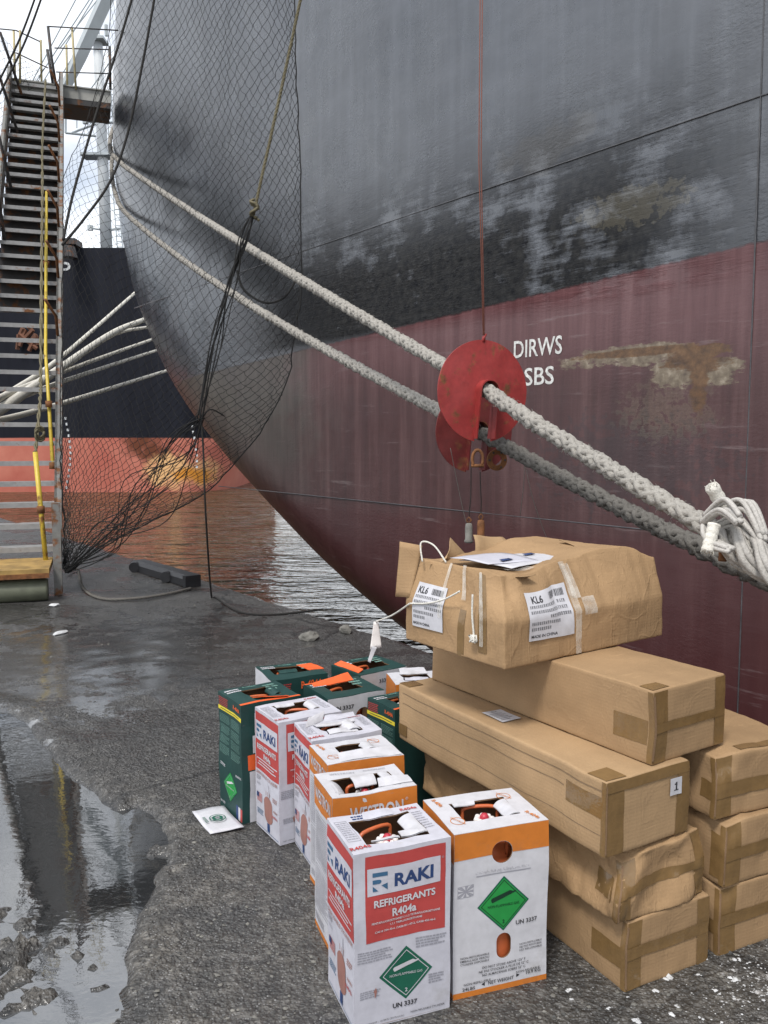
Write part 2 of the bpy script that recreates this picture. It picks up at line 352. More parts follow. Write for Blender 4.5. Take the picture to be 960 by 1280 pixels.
def N_col(m, sc):
    n = N(m.t, 'ShaderNodeTexNoise'); n.inputs['Scale'].default_value = sc; n.inputs['Detail'].default_value = 5; m.L(m.coord(), n.inputs['Vector']); return n.outputs['Color']
def ground_mat():
    m = MT('wet_quay_surface', .6); v = m.coord(); x, y, z = m.sep(v)
    big = m.noise(.6, 6, .6); mid = m.noise(3, 7, .65); fine = m.noise(26, 7, .7); cl = m.noise(9, 6, .65); vf = m.vor(70); vg = m.vor(130); vc = m.vor(130, None, 'F1', 'Color')
    asph = m.ramp(fine, [(.3, (.014, .014, .0145)), (.5, (.04, .0395, .039)), (.7, (.115, .112, .108))])
    conc = m.ramp(fine, [(.3, (.034, .03, .026)), (.5, (.092, .083, .07)), (.7, (.26, .245, .22))])
    near = m.math('SUBTRACT', 1.0, m.step(m.math('ADD', y, m.math('MULTIPLY', big, 1.6)), 3.2, 4.6))
    k = m.math('MULTIPLY', m.ramp(m.math('ADD', m.math('MULTIPLY', mid, .6), m.math('MULTIPLY', cl, .4)), [(.4, 0.0), (.58, 1.0)]), m.math('ADD', m.math('MULTIPLY', near, .6), .2))
    c = m.mix(k, asph, conc)
    ag = m.ramp(vc, [(.2, .02), (.55, .09), (.9, .34)]); c = m.mix(m.ramp(vg, [(.25, .8), (.42, 0.0)]), c, ag)
    c = m.mix(m.ramp(cl, [(.34, .6), (.46, 0.0)]), c, (.03, .029, .028))
    wn = m.noise(1.5, 7, .66, m.coord((.8, 1.3, 1))); wet = m.ramp(wn, [(.44, 0.0), (.56, 1.0)])
    wq = PZ(150, 815, 0); d2 = m.math('ADD', m.math('POWER', m.math('DIVIDE', m.math('SUBTRACT', x, wq.x), 1.3), 2.0), m.math('POWER', m.math('DIVIDE', m.math('SUBTRACT', y, wq.y), 1.5), 2.0))
    film = m.step(m.math('SUBTRACT', m.math('SUBTRACT', 1.35, d2), m.math('MULTIPLY', m.math('SUBTRACT', .58, m.noise(5.5, 8, .75)), 7.0)), 0, .5); wet = m.math('MAXIMUM', wet, film)
    lowz = m.math('SUBTRACT', 1.0, m.step(z, -.012, .010)); wet2 = m.math('MAXIMUM', m.math('MULTIPLY', wet, m.math('SUBTRACT', 1.0, m.math('MULTIPLY', near, .75))), lowz)
    c = m.mix(m.math('MULTIPLY', wet2, .5), c, (.026, .025, .024))
    wob = m.mix(.12, v, N_col(m, 4))
    ck = m.vor(.85, wob, 'DISTANCE_TO_EDGE'); ck = m.math('MULTIPLY', m.ramp(ck, [(.004, 1.0), (.014, 0.0)]), m.ramp(m.noise(1.1, 3), [(.45, 0.0), (.55, 1.0)]))
    c = m.mix(m.math('MULTIPLY', ck, .85), c, (.012, .012, .012))
    st = m.ramp(m.noise(2.1, 5, .6, m.coord((1, 1, 1), (0, 0, 1.0))), [(.6, 0.0), (.7, .7)]); c = m.mix(st, c, (.02, .019, .019))
    # spilled white powder by the cartons
    q = PZ(945, 1240, 0); dx = m.math('MULTIPLY', m.math('SUBTRACT', x, q.x), 5.5); dy = m.math('MULTIPLY', m.math('SUBTRACT', y, q.y), 5.5)
    d = m.math('ADD', m.math('MULTIPLY', dx, dx), m.math('MULTIPLY', dy, dy)); pn = m.noise(22, 7, .72)
    pw = m.step(m.math('SUBTRACT', m.math('SUBTRACT', 1.0, d), m.math('MULTIPLY', m.math('SUBTRACT', .66, pn), 9.0)), 0, .5)
    c = m.mix(m.math('MULTIPLY', pw, .85), c, (.6, .6, .6))
    m.col(c)
    rr = m.math('SUBTRACT', .72, m.math('MULTIPLY', wet2, .55)); rr = m.math('ADD', rr, m.math('MULTIPLY', m.math('SUBTRACT', fine, .5), .3)); rr = m.math('MAXIMUM', m.math('SUBTRACT', rr, m.math('MULTIPLY', film, .1)), .08); m.rgh(rr); m.b.inputs['IOR'].default_value = 1.6
    m.L(m.math('MULTIPLY', film, .9), m.b.inputs['Coat Weight']); m.b.inputs['Coat Roughness'].default_value = .12; m.b.inputs['Coat IOR'].default_value = 1.9
    dry = m.math('SUBTRACT', 1.0, m.math('MULTIPLY', m.math('MAXIMUM', film, m.math('MULTIPLY', wet2, .6)), .88))
    k2 = lambda a: m.math('MULTIPLY', dry, a)
    m.bump(mid, k2(.3), .05); m.bump(cl, k2(.35), .03); m.bump(vf, k2(.8), .012); m.bump(vg, k2(.7), .006); m.bump(fine, k2(.45), .012)
    return m.m
M['ground'] = ground_mat()
M['wall'] = plain('stained_quay_wall', (.1, .095, .085), .7, 0, .4, 2, .6, 12)
def water_mat(name, col, rough, layers, tr=0):
    m = MT(name, rough); m.col(col); m.b.inputs['IOR'].default_value = tr or 1.4
    for (sc, sx, sy, st, d) in layers: m.bump(m.noise(sc, 4, .5, m.coord((sx, sy, 1)), .3), st, d)
    return m.m
M['water'] = water_mat('harbour_water', (.07, .046, .015), .02, [(.45, .6, 1.7, 1.0, 2.6), (1.5, .7, 1.7, 1.0, 1.0), (5, .8, 1.4, .8, .16)])
M['puddle'] = water_mat('puddle_water', (.02, .021, .022), .02, [(7, 1, 1, .12, .006), (26, 1, 1.6, .06, .003)], 3.0)
def far_hull():
    m = MT('far_ship_paint', .6, 0, .12); x, y, z = m.sep(m.coord()); n = m.noise(.35, 7, .65); st = m.noise(1, 6, .6, m.coord((1.2, 1.2, .1)))
    blk = m.ramp(st, [(.3, (.008, .009, .014)), (.75, (.016, .018, .026))])
    red = m.ramp(n, [(.3, (.38, .10, .075)), (.7, (.52, .2, .145))])
    def spot(x0, z0, rx, rz):
        d = m.math('ADD', m.math('POWER', m.math('DIVIDE', m.math('SUBTRACT', x, x0), rx), 2.0), m.math('POWER', m.math('DIVIDE', m.math('SUBTRACT', z, z0), rz), 2.0))
        return m.step(m.math('SUBTRACT', m.math('SUBTRACT', 1.0, d), m.math('MULTIPLY', m.math('SUBTRACT', m.mix(.5, n, m.noise(1.3, 7, .7)), .5), 5.0)), 0, .9)
    red = m.mix(spot(-13.0, .9, 1.6, 1.1), red, (.13, .045, .025))
    red = m.mix(spot(-11.3, -.4, 2.4, 1.2), red, (.7, .42, .2))
    red = m.mix(spot(-10.6, -.6, 1.2, .6), red, (.6, .25, .04))
    m.col(m.mix(m.step(m.math('ADD', z, m.math('MULTIPLY', n, .1)), 1.48, 1.54), red, blk)); return m.m
M['farhull'] = far_hull()
M['farwhite'] = plain('far_ship_white', (.55, .58, .6), .5, 0, .15, .5)
M['boom'] = plain('crane_boom_paint', (.4, .44, .46), .5, 0, .15, .5)

# ------------------------------------------------------------------ the quay: ground, puddle, wall, water
E1 = PZ(165, 695, 0); E2 = PZ(500, 798, 0); U = (E2 - E1).normalized(); NA = Vector((-U.y, U.x, 0))
if NA.y < 0: NA = -NA            # NA points from the quay over the water
def qf(a, b): return E2 + U * a + NA * b
pud_px = [(-60, 868), (0, 884), (14, 886), (34, 895), (52, 918), (72, 940), (90, 963), (118, 981), (136, 999), (172, 1001), (200, 1013), (217, 1035), (227, 1058),
          (222, 1085), (200, 1117), (181, 1142), (170, 1190), (168, 1221), (145, 1257), (136, 1290), (60, 1420), (-200, 1420), (-420, 1200), (-330, 1000)]
PUD = [PZ(a, b, 0) for a, b in pud_px]
def pud_sd(x, y):                # signed distance to the puddle's rim, positive inside
    ins = False; d = 9e9; n = len(PUD)
    for i in range(n):
        ax, ay, _ = PUD[i]; bx, by, _ = PUD[(i + 1) % n]
        if (ay > y) != (by > y) and x < (bx - ax) * (y - ay) / (by - ay) + ax: ins = not ins
        dx, dy = bx - ax, by - ay; t = max(0, min(1, ((x - ax) * dx + (y - ay) * dy) / (dx * dx + dy * dy)))
        d = min(d, math.hypot(x - ax - dx * t, y - ay - dy * t))
    return d if ins else -d
MUD = [(PZ(12, 1200, 0), .11), (PZ(-10, 1140, 0), .07), (PZ(-50, 1280, 0), .2), (PZ(92, 1190, 0), .03), (PZ(108, 1208, 0), .03), (PZ(122, 1226, 0), .03), (PZ(80, 1175, 0), .025), (PZ(50, 1240, 0), .03), (PZ(205, 1062, 0), .08), (PZ(150, 1006, 0), .04), (PZ(207, 1090, 0), .05), (PZ(35, 1150, 0), .04), (PZ(30, 1180, 0), .07)]
def height(x, y):
    h = .012 * fbm(x, y, .5, 3) + .006 * fbm(x, y, 3.1, 5)
    if -6 < x < .3 and .2 < y < 5.5:
        sd = pud_sd(x, y) + .035 * fbm(x, y, 6, 9)
        if sd > -.35:
            rim = math.exp(-((sd + .05) / .07) ** 2) * .010
            h = lerp(h, .004, sstep(-.35, -.05, sd)) + rim - .034 * sstep(-.005, .05, sd)
            if sd > 0:
                nn = .5 + .5 * fbm(x, y, 17, 21, 5)
                for c, r in MUD:
                    q = math.hypot(x - c.x, y - c.y) / r
                    if q < 1.6: h += .024 * (1 - sstep(.3, 1.6, q)) * (.3 + 1.3 * sstep(.42, .6, nn))
                h += .010 * max(0, fbm(x, y, 8, 33)) * sstep(.3, .05, sd)
    return h
def axis(segs):
    out = []
    for a, b, st in segs:
        n = max(1, round((b - a) / st)); out += [a + (b - a) * i / n for i in range(n)]
    return out + [segs[-1][1]]
As = axis([(-40, -14, 2), (-14, -7, .4), (-7, -4.0, .1), (-4.0, 2.6, .025), (2.6, 7, .25), (7, 30, 2)])
Bs = axis([(-40, -9, 3), (-9, -6.4, .3), (-6.4, -2.4, .02), (-2.4, -.4, .04), (-.4, 0, .04)])
gv = []; gf = []
for i, a in enumerate(As):
    for j, b in enumerate(Bs):
        p = qf(a, b)
        if b > -.4:
            k = (b + .4) / .4; p = p + NA * (k * (.10 * fbm(a, 0, 1.1, 41) + .05 * fbm(a, 1, 4, 42)))
        z = height(p.x, p.y)
        if b > -.12: z -= .05 * ((b + .12) / .12) ** 2 * (1 + fbm(a, b, 4, 50))
        gv.append((p.x, p.y, z))
nb = len(Bs)
for i in range(len(As) - 1):
    for j in range(nb - 1): gf.append((i * nb + j, (i + 1) * nb + j, (i + 1) * nb + j + 1, i * nb + j + 1))
tag(mk('quay_ground', gv, gf, M['ground'], smooth=True), kind='structure')
wv = []; wf = []
for i, a in enumerate(As):
    x, y, z = gv[i * nb + nb - 1]
    for q, dz in enumerate((0, -.12, -.5, -1.2, -3)):
        o = NA * (.03 * fbm(a, dz * 3, 2, 60) * (q > 0) + .01 * q); wv.append((x + o.x, y + o.y, z + dz))
for i in range(len(As) - 1):
    for q in range(4): wf.append((i * 5 + q, (i + 1) * 5 + q, (i + 1) * 5 + q + 1, i * 5 + q + 1))
tag(mk('quay_wall', wv, wf, M['wall'], smooth=True), 'stained concrete wall of the quay dropping to the harbour water', 'quay wall', kind='structure')
cx = sum(p.x for p in PUD) / len(PUD); cy = sum(p.y for p in PUD) / len(PUD)
pv = [Vector((cx + (p.x - cx) * 1.1, cy + (p.y - cy) * 1.06, -.0125)) for p in PUD]
tag(mk('puddle', pv, [tuple(range(len(pv)))], M['puddle']), kind='structure')
WZ = -1.5
tag(mk('harbour_water', [(-3000, -60, WZ), (3000, -60, WZ), (3000, 6000, WZ), (-3000, 6000, WZ)], [(0, 1, 2, 3)], M['water']), kind='structure')

# ------------------------------------------------------------------ the moored ship
HO = qf(0, 1.5)                    # hull frame: s = -U, b = NA
HM = Matrix(((-U.x, NA.x, 0, HO.x), (-U.y, NA.y, 0, HO.y), (0, 0, 1, 0), (0, 0, 0, 1)))
def hl(s, b, z): return HM @ Vector((s, b, z))
def px_of(p):
    d = p - Vector((0, 0, CAM_H)); zc = d.y * math.cos(CAM_P) - d.z * math.sin(CAM_P); yc = d.y * math.sin(CAM_P) + d.z * math.cos(CAM_P)
    return 480 + CAM_F * d.x / zc, 640 - CAM_F * yc / zc, d.y
def rad(z): return interp(z, [(-2, 3.0), (1, 3.6), (4, 5.0), (9, 6.5)])
def sil(a, z):
    r = rad(z); best = None
    for k in range(60):
        th = R(90) * k / 59; p = hl(a + r * math.sin(th), r * .8 * (1 - math.cos(th)), z); q = px_of(p)
        if best is None or q[0] < best[0]: best = q
    return best
tab = []
for (tx, ty) in ((168, -250), (157, -120), (148, 0), (141, 110), (141, 200), (150, 290), (168, 370), (196, 440), (222, 490), (252, 532), (290, 578), (340, 632), (400, 694), (450, 736), (500, 775), (560, 815)):
    z = 1.43
    for it in range(12):
        lo, hi = -6.0, 20.0
        for _ in range(34):
            mid = (lo + hi) / 2
            if sil(mid, z)[0] > tx: lo = mid
            else: hi = mid
        z = CAM_H + (548 - ty) / CAM_F * sil(lo, z)[2]
    tab.append((z, lo))
tab.sort(); tab[-1:] = [tab[-1], (16, tab[-1][1] - .4)]
tab = [(-3.2, tab[0][1] - 2.5)] + tab
def aof(z): return sum(interp(z + d, tab) for d in (-.3, -.15, 0, .15, .3)) / 5 if z > 2 else sum(interp(z + d, tab) for d in (-.12, 0, .12)) / 3
ship = thing('moored_cargo_ship', 'huge black and red cargo ship hull towering right above the quay and its cartons', 'ship', HO)
def build_hull():
    zs = axis([(-3.2, 4, .12), (4, 11, .35)]); hv = []; hf = []
    nst = 26; nar = 22; cols = nst + nar + 2
    for z in zs:
        a = aof(z); r = rad(z)
        for k in range(nst + 1):
            s = -26 + (a + 26) * (1 - (1 - k / nst) ** 1.5); hv.append(Vector((s, .012 * noise.noise(Vector((s * .5, z * .5, 2))), z)))
        for k in range(1, nar + 1):
            th = R(90) * k / nar; hv.append(Vector((a + r * math.sin(th), r * .8 * (1 - math.cos(th)), z)))
        hv.append(Vector((a + r, 16, z)))
    for i in range(len(zs) - 1):
        for k in range(cols - 1): hf.append((i * cols + k, i * cols + k + 1, (i + 1) * cols + k + 1, (i + 1) * cols + k))
    n = len(zs) - 1; hf.append(tuple(n * cols + k for k in range(cols)) )
    return hv, hf
hv, hf = build_hull()
rotM = HM.to_3x3().to_4x4()
ship.matrix_world = HM
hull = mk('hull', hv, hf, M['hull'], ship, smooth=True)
def hp(px, py):                    # where a sight line meets the flat side
    q = PZ(px, py, 0 if py > 548 else 3); d = (q - Vector((0, 0, CAM_H))).normalized(); o = Vector((0, 0, CAM_H))
    t = (HO - o).dot(NA) / d.dot(NA); p = HM.inverted() @ (o + d * t); return p.x, p.z
def bead(pts, r, name):
    b = MB(); b.tube([Vector((s, -.001, z)) for s, z in pts], r, 6); b.build(name, M['weld'], hull, True)
s0, z0 = hp(700, 651); bead([(-20 + k, z0 + .01 * noise.noise(Vector((k, 1, 1)))) for k in range(27)], .0055, 'weld_seam')
s0, z0 = hp(650, 222); bead([(-20 + k, z0 + .008 * noise.noise(Vector((k, 2, 1)))) for k in range(30)], .006, 'weld_seam')
s0, z0 = hp(720, 60)
sv, _ = hp(948, 200); bead([(sv + .006 * noise.noise(Vector((k, 5, 2))), -2 + k * .4) for k in range(32)], .005, 'weld_seam')
TXT = {}
def text2d(body, bold=.0):
    key = (body, bold)
    if key not in TXT:
        c = bpy.data.curves.new('lettering', 'FONT'); c.body = body; c.size = 1; c.offset = bold; c.resolution_u = 3; c.align_x = 'CENTER'
        o = bpy.data.objects.new('lettering', c); me = bpy.data.meshes.new_from_object(o)
        vs = [(v.co.x, v.co.y) for v in me.vertices]; fs = [tuple(p.vertices) for p in me.polygons]
        if vs:
            x0 = min(v[0] for v in vs); x1 = max(v[0] for v in vs); y0 = min(v[1] for v in vs); y1 = max(v[1] for v in vs)
            vs = [(v[0] - (x0 + x1) / 2, v[1] - (y0 + y1) / 2) for v in vs]
        else: x0 = x1 = y0 = y1 = 0
        bpy.data.objects.remove(o); bpy.data.curves.remove(c); bpy.data.meshes.remove(me)
        TXT[key] = (vs, fs, x1 - x0, y1 - y0)
    return TXT[key]
def hull_text(body, px, py, hgt, wid):
    s, z = hp(px, py); vs, fs, tw, th = text2d(body, .012)
    mk('painted_lettering', [(s - x * wid / tw, -.004, z + y * hgt / th) for x, y in vs], fs, M['hull_white'], hull)
sA = hp(640, 437)[0]; sB = hp(700, 432)[0]
hull_text('DIRWS', 672, 434, .145, abs(sB - sA))
hull_text('SBS', 674, 470, .145, abs(hp(656, 470)[0] - hp(693, 470)[0]))

# ------------------------------------------------------------------ the far ship across the basin
fs = thing('far_cargo_ship', 'distant black ship with red underside and white mast lying across the basin', 'ship', (0, 46, 0))
xe = (290 - 480) / CAM_F * 46
hb = MB(); prof = []
for k in range(13):
    th = R(90) * k / 12; prof.append((xe - 3 + 3 * math.sin(th), 0 + 5 * (1 - math.cos(th))))
outl = [(-90, 0)] + [(xe - 18 + 3 * k, 0) for k in range(5)] + prof + [(xe, 22), (-90, 22)]
zs = [-3, -1, 1, 3, 6, 9, 11.6]
vs = []; fcs = []
for z in zs:
    for (x, y) in outl: vs.append((x + (0 if z > 1 or x < xe - 3.2 else -(1 - z) * .25 * (x - xe + 3.2) / 3.2), y, z))
no = len(outl)
for i in range(len(zs) - 1):
    for k in range(no): k2 = (k + 1) % no; fcs.append((i * no + k, i * no + k2, (i + 1) * no + k2, (i + 1) * no + k))
fcs.append(tuple((len(zs) - 1) * no + k for k in range(no)))
fh = mk('hull', vs, fcs, M['farhull'], fs)
def F(px, py, dy=0): q = P(px, py, 46 + dy); return Vector((q.x, q.y - 46, q.z))
b = MB()                           # draught marks: rows of white dots
for x0, y0, n in ((82, 523, 13), (240, 533, 8)):
    for k in range(n):
        q = F(x0 + 6 * math.sin(k * .25), y0 + k * 7.2); b.box((q.x - .05, -.03, q.z - .07), (q.x + .06, -.004, q.z + .07))
b.build('draught_marks', M['farwhite'], fh)
vsx, fsx, tw, th = text2d('P', .01); q = F(82, 337)
mk('bow_letter', [(q.x + x * 1.2, -.02, q.z + y * .8 / th) for x, y in vsx], fsx, M['farwhite'], fh)
b = MB(); top = F(122, 45, 4); bot = F(134, 330, 4); b.tube([bot, lerp(bot, top, .5), top], [.34, .3, .26], 10); b.build('mast', M['farwhite'], fs, True)
b = MB()
for t, r in ((.98, .5), (.3 + .18, .6)):
    q = lerp(bot, top, t); b.box((q.x - r - (.5 if t < .6 else 0), q.y - .6, q.z - .12), (q.x + r, q.y + .4, q.z + .02))
q = top; b.tube([q, q + Vector((0, 0, .9))], .12, 6); b.tube([q + Vector((.5, 0, 0)), q + Vector((.5, 0, .6))], .1, 6)
for dx in (-.9, 1.1): 
    for t in (.15, .62): q = lerp(bot, top, t); b.tube([q, q + Vector((dx, 0, .15))], .07, 5); b.box((q.x + dx - .14, q.y - .1, q.z), (q.x + dx + .14, q.y + .1, q.z + .3))
b.build('mast_platform', M['boom'], fs)
b = MB()
for dx in (.75, 1.05): b.tube([bot + Vector((dx, -.3, 0)), top + Vector((dx - .3, -.3, -3))], .03, 4)
for k in range(34): q = lerp(bot, top, k / 42); b.tube([q + Vector((.75 - k * .006, -.3, 0)), q + Vector((1.05 - k * .006, -.3, 0))], .025, 4)
b.build('mast_ladder', M['boom'], fs)
b = MB(); p0 = F(78, 118, 2); p1 = F(150, -40, 2); d = (p1 - p0).normalized()
b.tube([p0, lerp(p0, p1, .3), p1], [.26, .4, .42], 4); b.build('crane_boom', M['boom'], fs)
b = MB()
for (a, c) in (((30, 125), (118, -10)), ((40, 125), (128, -20)), ((20, 140), (105, -20)), ((55, 130), (140, -10)), ((75, 60), (145, -30)), ((100, 130), (150, 60)), ((96, 130), (96, 160))): b.tube([F(*a, 2), F(*c, 2)], .035, 4)
for a, c in (((82, 140), (82, 166)), ((82, 166), (120, 170)), ((82, 140), (120, 140)), ((90, 166), (120, 155))): b.tube([F(*a, 3), F(*c, 3)], .07, 4)
b.build('rigging_wire', M['boom'], fs)
b = MB(); b.tube([F(84, 322, -1), F(84, 308, -1)], [.55, .4], 8); b.box((F(76, 0).x, -.9, 11.6), (F(92, 0).x, .2, 11.9)); b.build('deck_fairlead', M['black_steel'], fs)
b = MB(); q = F(38, 426); 
for k in range(9):
    an = random.uniform(0, 6.28); b.tube([q + Vector((random.uniform(-.7, .7), -.25, random.uniform(-.6, .6))), q + Vector((math.cos(an) * .5, -.35, math.sin(an) * .7))], .12, 5)
b.build('rusty_anchor', plain('orange_rust', (.14, .06, .035), .85, 0, .5, 2), fs)

# ------------------------------------------------------------------ far mooring lines
far_lines = [([(-40, 525, 10), (0, 498, 12), (73, 449, 17), (153, 380, 25), (200, 338, 30)], .05, 'white mooring line, steepest of those over the black ship'),
             ([(-40, 540, 10), (30, 492, 12), (73, 462, 14.5), (143, 415, 20), (185, 398, 24), (230, 380, 29)], .075, 'thickest white mooring line fanning out over the black ship'),
             ([(73, 464, 15), (143, 418, 21), (190, 408, 26), (240, 398, 32)], .05, 'thin white mooring line branching flatter beside the thickest one'),
             ([(-30, 510, 10), (75, 466, 15), (197, 422, 26), (240, 408, 32)], .045, 'white mooring line passing just below the thickest one'),
             ([(-30, 522, 10), (75, 478, 15), (202, 436, 26), (240, 424, 32)], .045, 'second lowest white mooring line over the black ship'),
             ([(-30, 532, 10), (75, 505, 15), (213, 462, 26), (250, 452, 32)], .05, 'lowest white mooring line, just above the red underside')]
for pts, r, lab in far_lines:
    b = MB(); b.tube(catmull([P(*p) for p in pts], 6), r * .9, 6); tag(b.build('mooring_line', M['rope_far'], None, True), lab, 'mooring rope', 'white lines to the far ship')

# ------------------------------------------------------------------ near mooring ropes, wrapped round the quarter and led ashore
def hull_pt(th, z, off): 
    a = aof(z); r = rad(z); return hl(a + (r + off) * math.sin(th), r * .8 - (r * .8 + off) * math.cos(th), z)
def rope_path(G, line, B, zrate, sag):
    best = None
    for k in range(1, 85):
        th = R(k); z = 5.5
        for it in range(6):
            p = hull_pt(th, z, .06); px, py, D = px_of(p); ty = interp(px, line); z = CAM_H + (548 - ty) / CAM_F * D
        q = hull_pt(th + .01, z, .06); d1 = (p - G); d2 = q - p
        c = d1.x * d2.y - d1.y * d2.x
        if best is None or abs(c) / (d1.length * d2.length) < best[0]: best = (abs(c) / (d1.length * d2.length), th, z, p)
    _, th0, zt, T = best
    pts = []; th = R(86)
    while th > th0 + .01:
        pts.append(hull_pt(th, zt + (th - th0) * rad(zt) * zrate * (1 + .5 * (th - th0)), .055)); th -= R(4)
    for k in range(1, 14): 
        t = k / 14; p = T.lerp(G, t); p.z -= sag * 4 * t * (1 - t); pts.append(p)
    pts = [*pts, G]
    for k in range(1, 9):
        t = k / 8; p = G.lerp(B, t); p.z -= .015 * 4 * t * (1 - t); pts.append(p)
    e = (B - G).normalized(); pts += [B + e * .5, B + e * 1.2]
    return pts
def braid(mb, path, Rr, pitch, nst=4, r=None, mi=lambda p: 0, seg=15, sides=6, fuzz=.006):
    path = resample(catmull(path, 14), pitch / seg); fr = frames(path); r = r or Rr * .43
    for hand in (1, -1):
        for k in range(nst):
            pts = []
            for i, (p, (t, a, c)) in enumerate(zip(path, fr)):
                wa = 2 * math.pi * i / seg + 1.3 * noise.noise(p * 2.3); flat = 1 + .10 * noise.noise(p * 5 + Vector((4, 4, 4)))
                ph = hand * wa + 2 * math.pi * k / nst + (0.4 if hand < 0 else 0)
                q = Rr * flat * (.60 + .13 * hand * math.cos(nst * wa + (k % 2) * math.pi))
                o = a * (q * math.cos(ph)) + c * (q * math.sin(ph)); pts.append(p + o + Vector((noise.noise(p * 23 + o * 40), noise.noise(p * 21 + Vector((9, 1, k))), noise.noise(p * 19 + Vector((2, 7, k))))) * fuzz)
            b = len(mb.f); mb.tube(pts, [r * (1 + .16 * noise.noise(x * 30)) for x in pts], sides)
            for j in range(b, len(mb.f)):
                mb.m[j] = mi(mb.v[mb.f[j][0]])
    rg = random.Random(len(path)); far = [i for i in range(2, len(path) - 2) if path[i].y < 7]
    for k in range(1500):          # loose fuzz
        i = rg.choice(far); p = path[i]; t, a, c = fr[i]; an = rg.uniform(0, 6.283); o = a * math.cos(an) + c * math.sin(an); l = rg.uniform(.006, .022)
        q0 = p + o * Rr * .9; q1 = q0 + o * l * .5 + t * rg.uniform(-1, 1) * l * .8; q2 = q1 + o * l * rg.uniform(-.2, .4) + t * rg.uniform(-1, 1) * l + Vector((0, 0, -l * .2))
        b0 = len(mb.f); mb.tube([q0, q1, q2], [.0011, .0008, .0005], 3, cap=False)
        for j in range(b0, len(mb.f)): mb.m[j] = mi(p)
    return path
G1 = P(604, 486, 4.17); B1 = P(985, 716, 2.5)
G2 = P(602, 541, 4.5); B2 = P(985, 738, 2.7)
line1 = [(100, 190), (145, 212), (160, 226), (240, 284), (300, 318), (400, 375), (545, 460), (604, 486)]
line2 = [(100, 200), (142, 238), (150, 268), (200, 325), (240, 352), (300, 388), (400, 446), (545, 514), (604, 541)]
b = MB(); path1 = braid(b, rope_path(G1, line1, B1, .55, .05), .0355, .24)
rope1 = tag(b.build('mooring_rope', M['rope'], None, True), 'thick pale braided mooring rope through the bright red disc guard, upper and cleaner of two', 'mooring rope')
b = MB(); path2 = braid(b, rope_path(G2, line2, B2, .75, .16), .035, .24, mi=lambda p: 1 if p.y < 4.5 + .3 * noise.noise(p * 5) else 0, fuzz=.009)
tag(b.build('mooring_rope', [M['rope'], M['rope_grey']], None, True), 'grimy grey braided mooring rope hanging just below the cleaner one', 'mooring rope')
# the splice at the ashore end of the upper rope
i0 = min(range(len(path1)), key=lambda i: abs(px_of(path1[i])[0] - 893) + (9e3 if path1[i].y > 4 else 0))
sp = path1[i0:]; fr = frames(sp); b = MB()
for k in range(4):
    for q in range(5):
        pts = []
        for i, (p, (t, a, c)) in enumerate(zip(sp, fr)):
            ph = 2 * math.pi * (i * .02 / .46) + 2 * math.pi * k / 4; gr = min(1, i / 6)
            rr = .032 * gr + .010; bulge = .015 * (1 + .3 * math.sin(i * .6 + k))
            off = a * (rr * math.cos(ph)) + c * (rr * math.sin(ph)); an = 2 * math.pi * q / 5 + i * .05
            pts.append(p + off + a * (bulge * gr * math.cos(an)) + c * (bulge * gr * math.sin(an)))
        b.tube(pts, .0125, 6)
b.build('splice', fibre('splice_yarn', (.45, .43, .40), .5, .8), rope1, True)
def strand_end(p0, p1, r, name='strand_end', mat='string'):
    b = MB(); p0, p1 = P(*p0), P(*p1); m = p0.lerp(p1, .5)
    pts = [p0.lerp(p1, k / 14) for k in range(15)]; b.tube(pts, [r * (.94 + .06 * math.sin(k * 2.1) + .05 * noise.noise(Vector((k * .9, r * 90, 3)))) for k in range(15)], 14)
    if mat == 'string':
        ax_ = (p1 - p0).normalized()
        for k in range(40):
            o = Vector((random.gauss(0, 1), random.gauss(0, 1), random.gauss(0, 1))); o = (o - ax_ * o.dot(ax_)).normalized() * r * random.uniform(.1, 1); b.tube([p1 + o - ax_ * .004, p1 + o * 1.05 + ax_ * random.uniform(.002, .009)], .0014, 3)
    b.build(name, M[mat], rope1, True)
strand_end((915, 652, 2.75), (889, 607, 2.72), .024); strand_end((893, 655, 2.66), (884, 690, 2.64), .021)
strand_end((905, 668, 2.7), (903, 702, 2.69), .014, 'rusty_pin', 'rust')
b = MB()
for (p0, p1, p2) in (((880, 650), (905, 632), (925, 650)), ((884, 655), (890, 680), (915, 690)), ((905, 640), (935, 630), (955, 670)), ((900, 660), (930, 655), (960, 690))):
    for q in range(6):
        o = Vector((random.uniform(-.012, .012), random.uniform(-.012, .012), random.uniform(-.014, .014)))
        b.tube(catmull([P(*p0, 2.74) + o, P(*p1, 2.66) + o * 1.6, P(*p2, 2.58) + o], 6), .0085, 6)
b.build('tucked_strand', M['rope_white'], rope1, True)

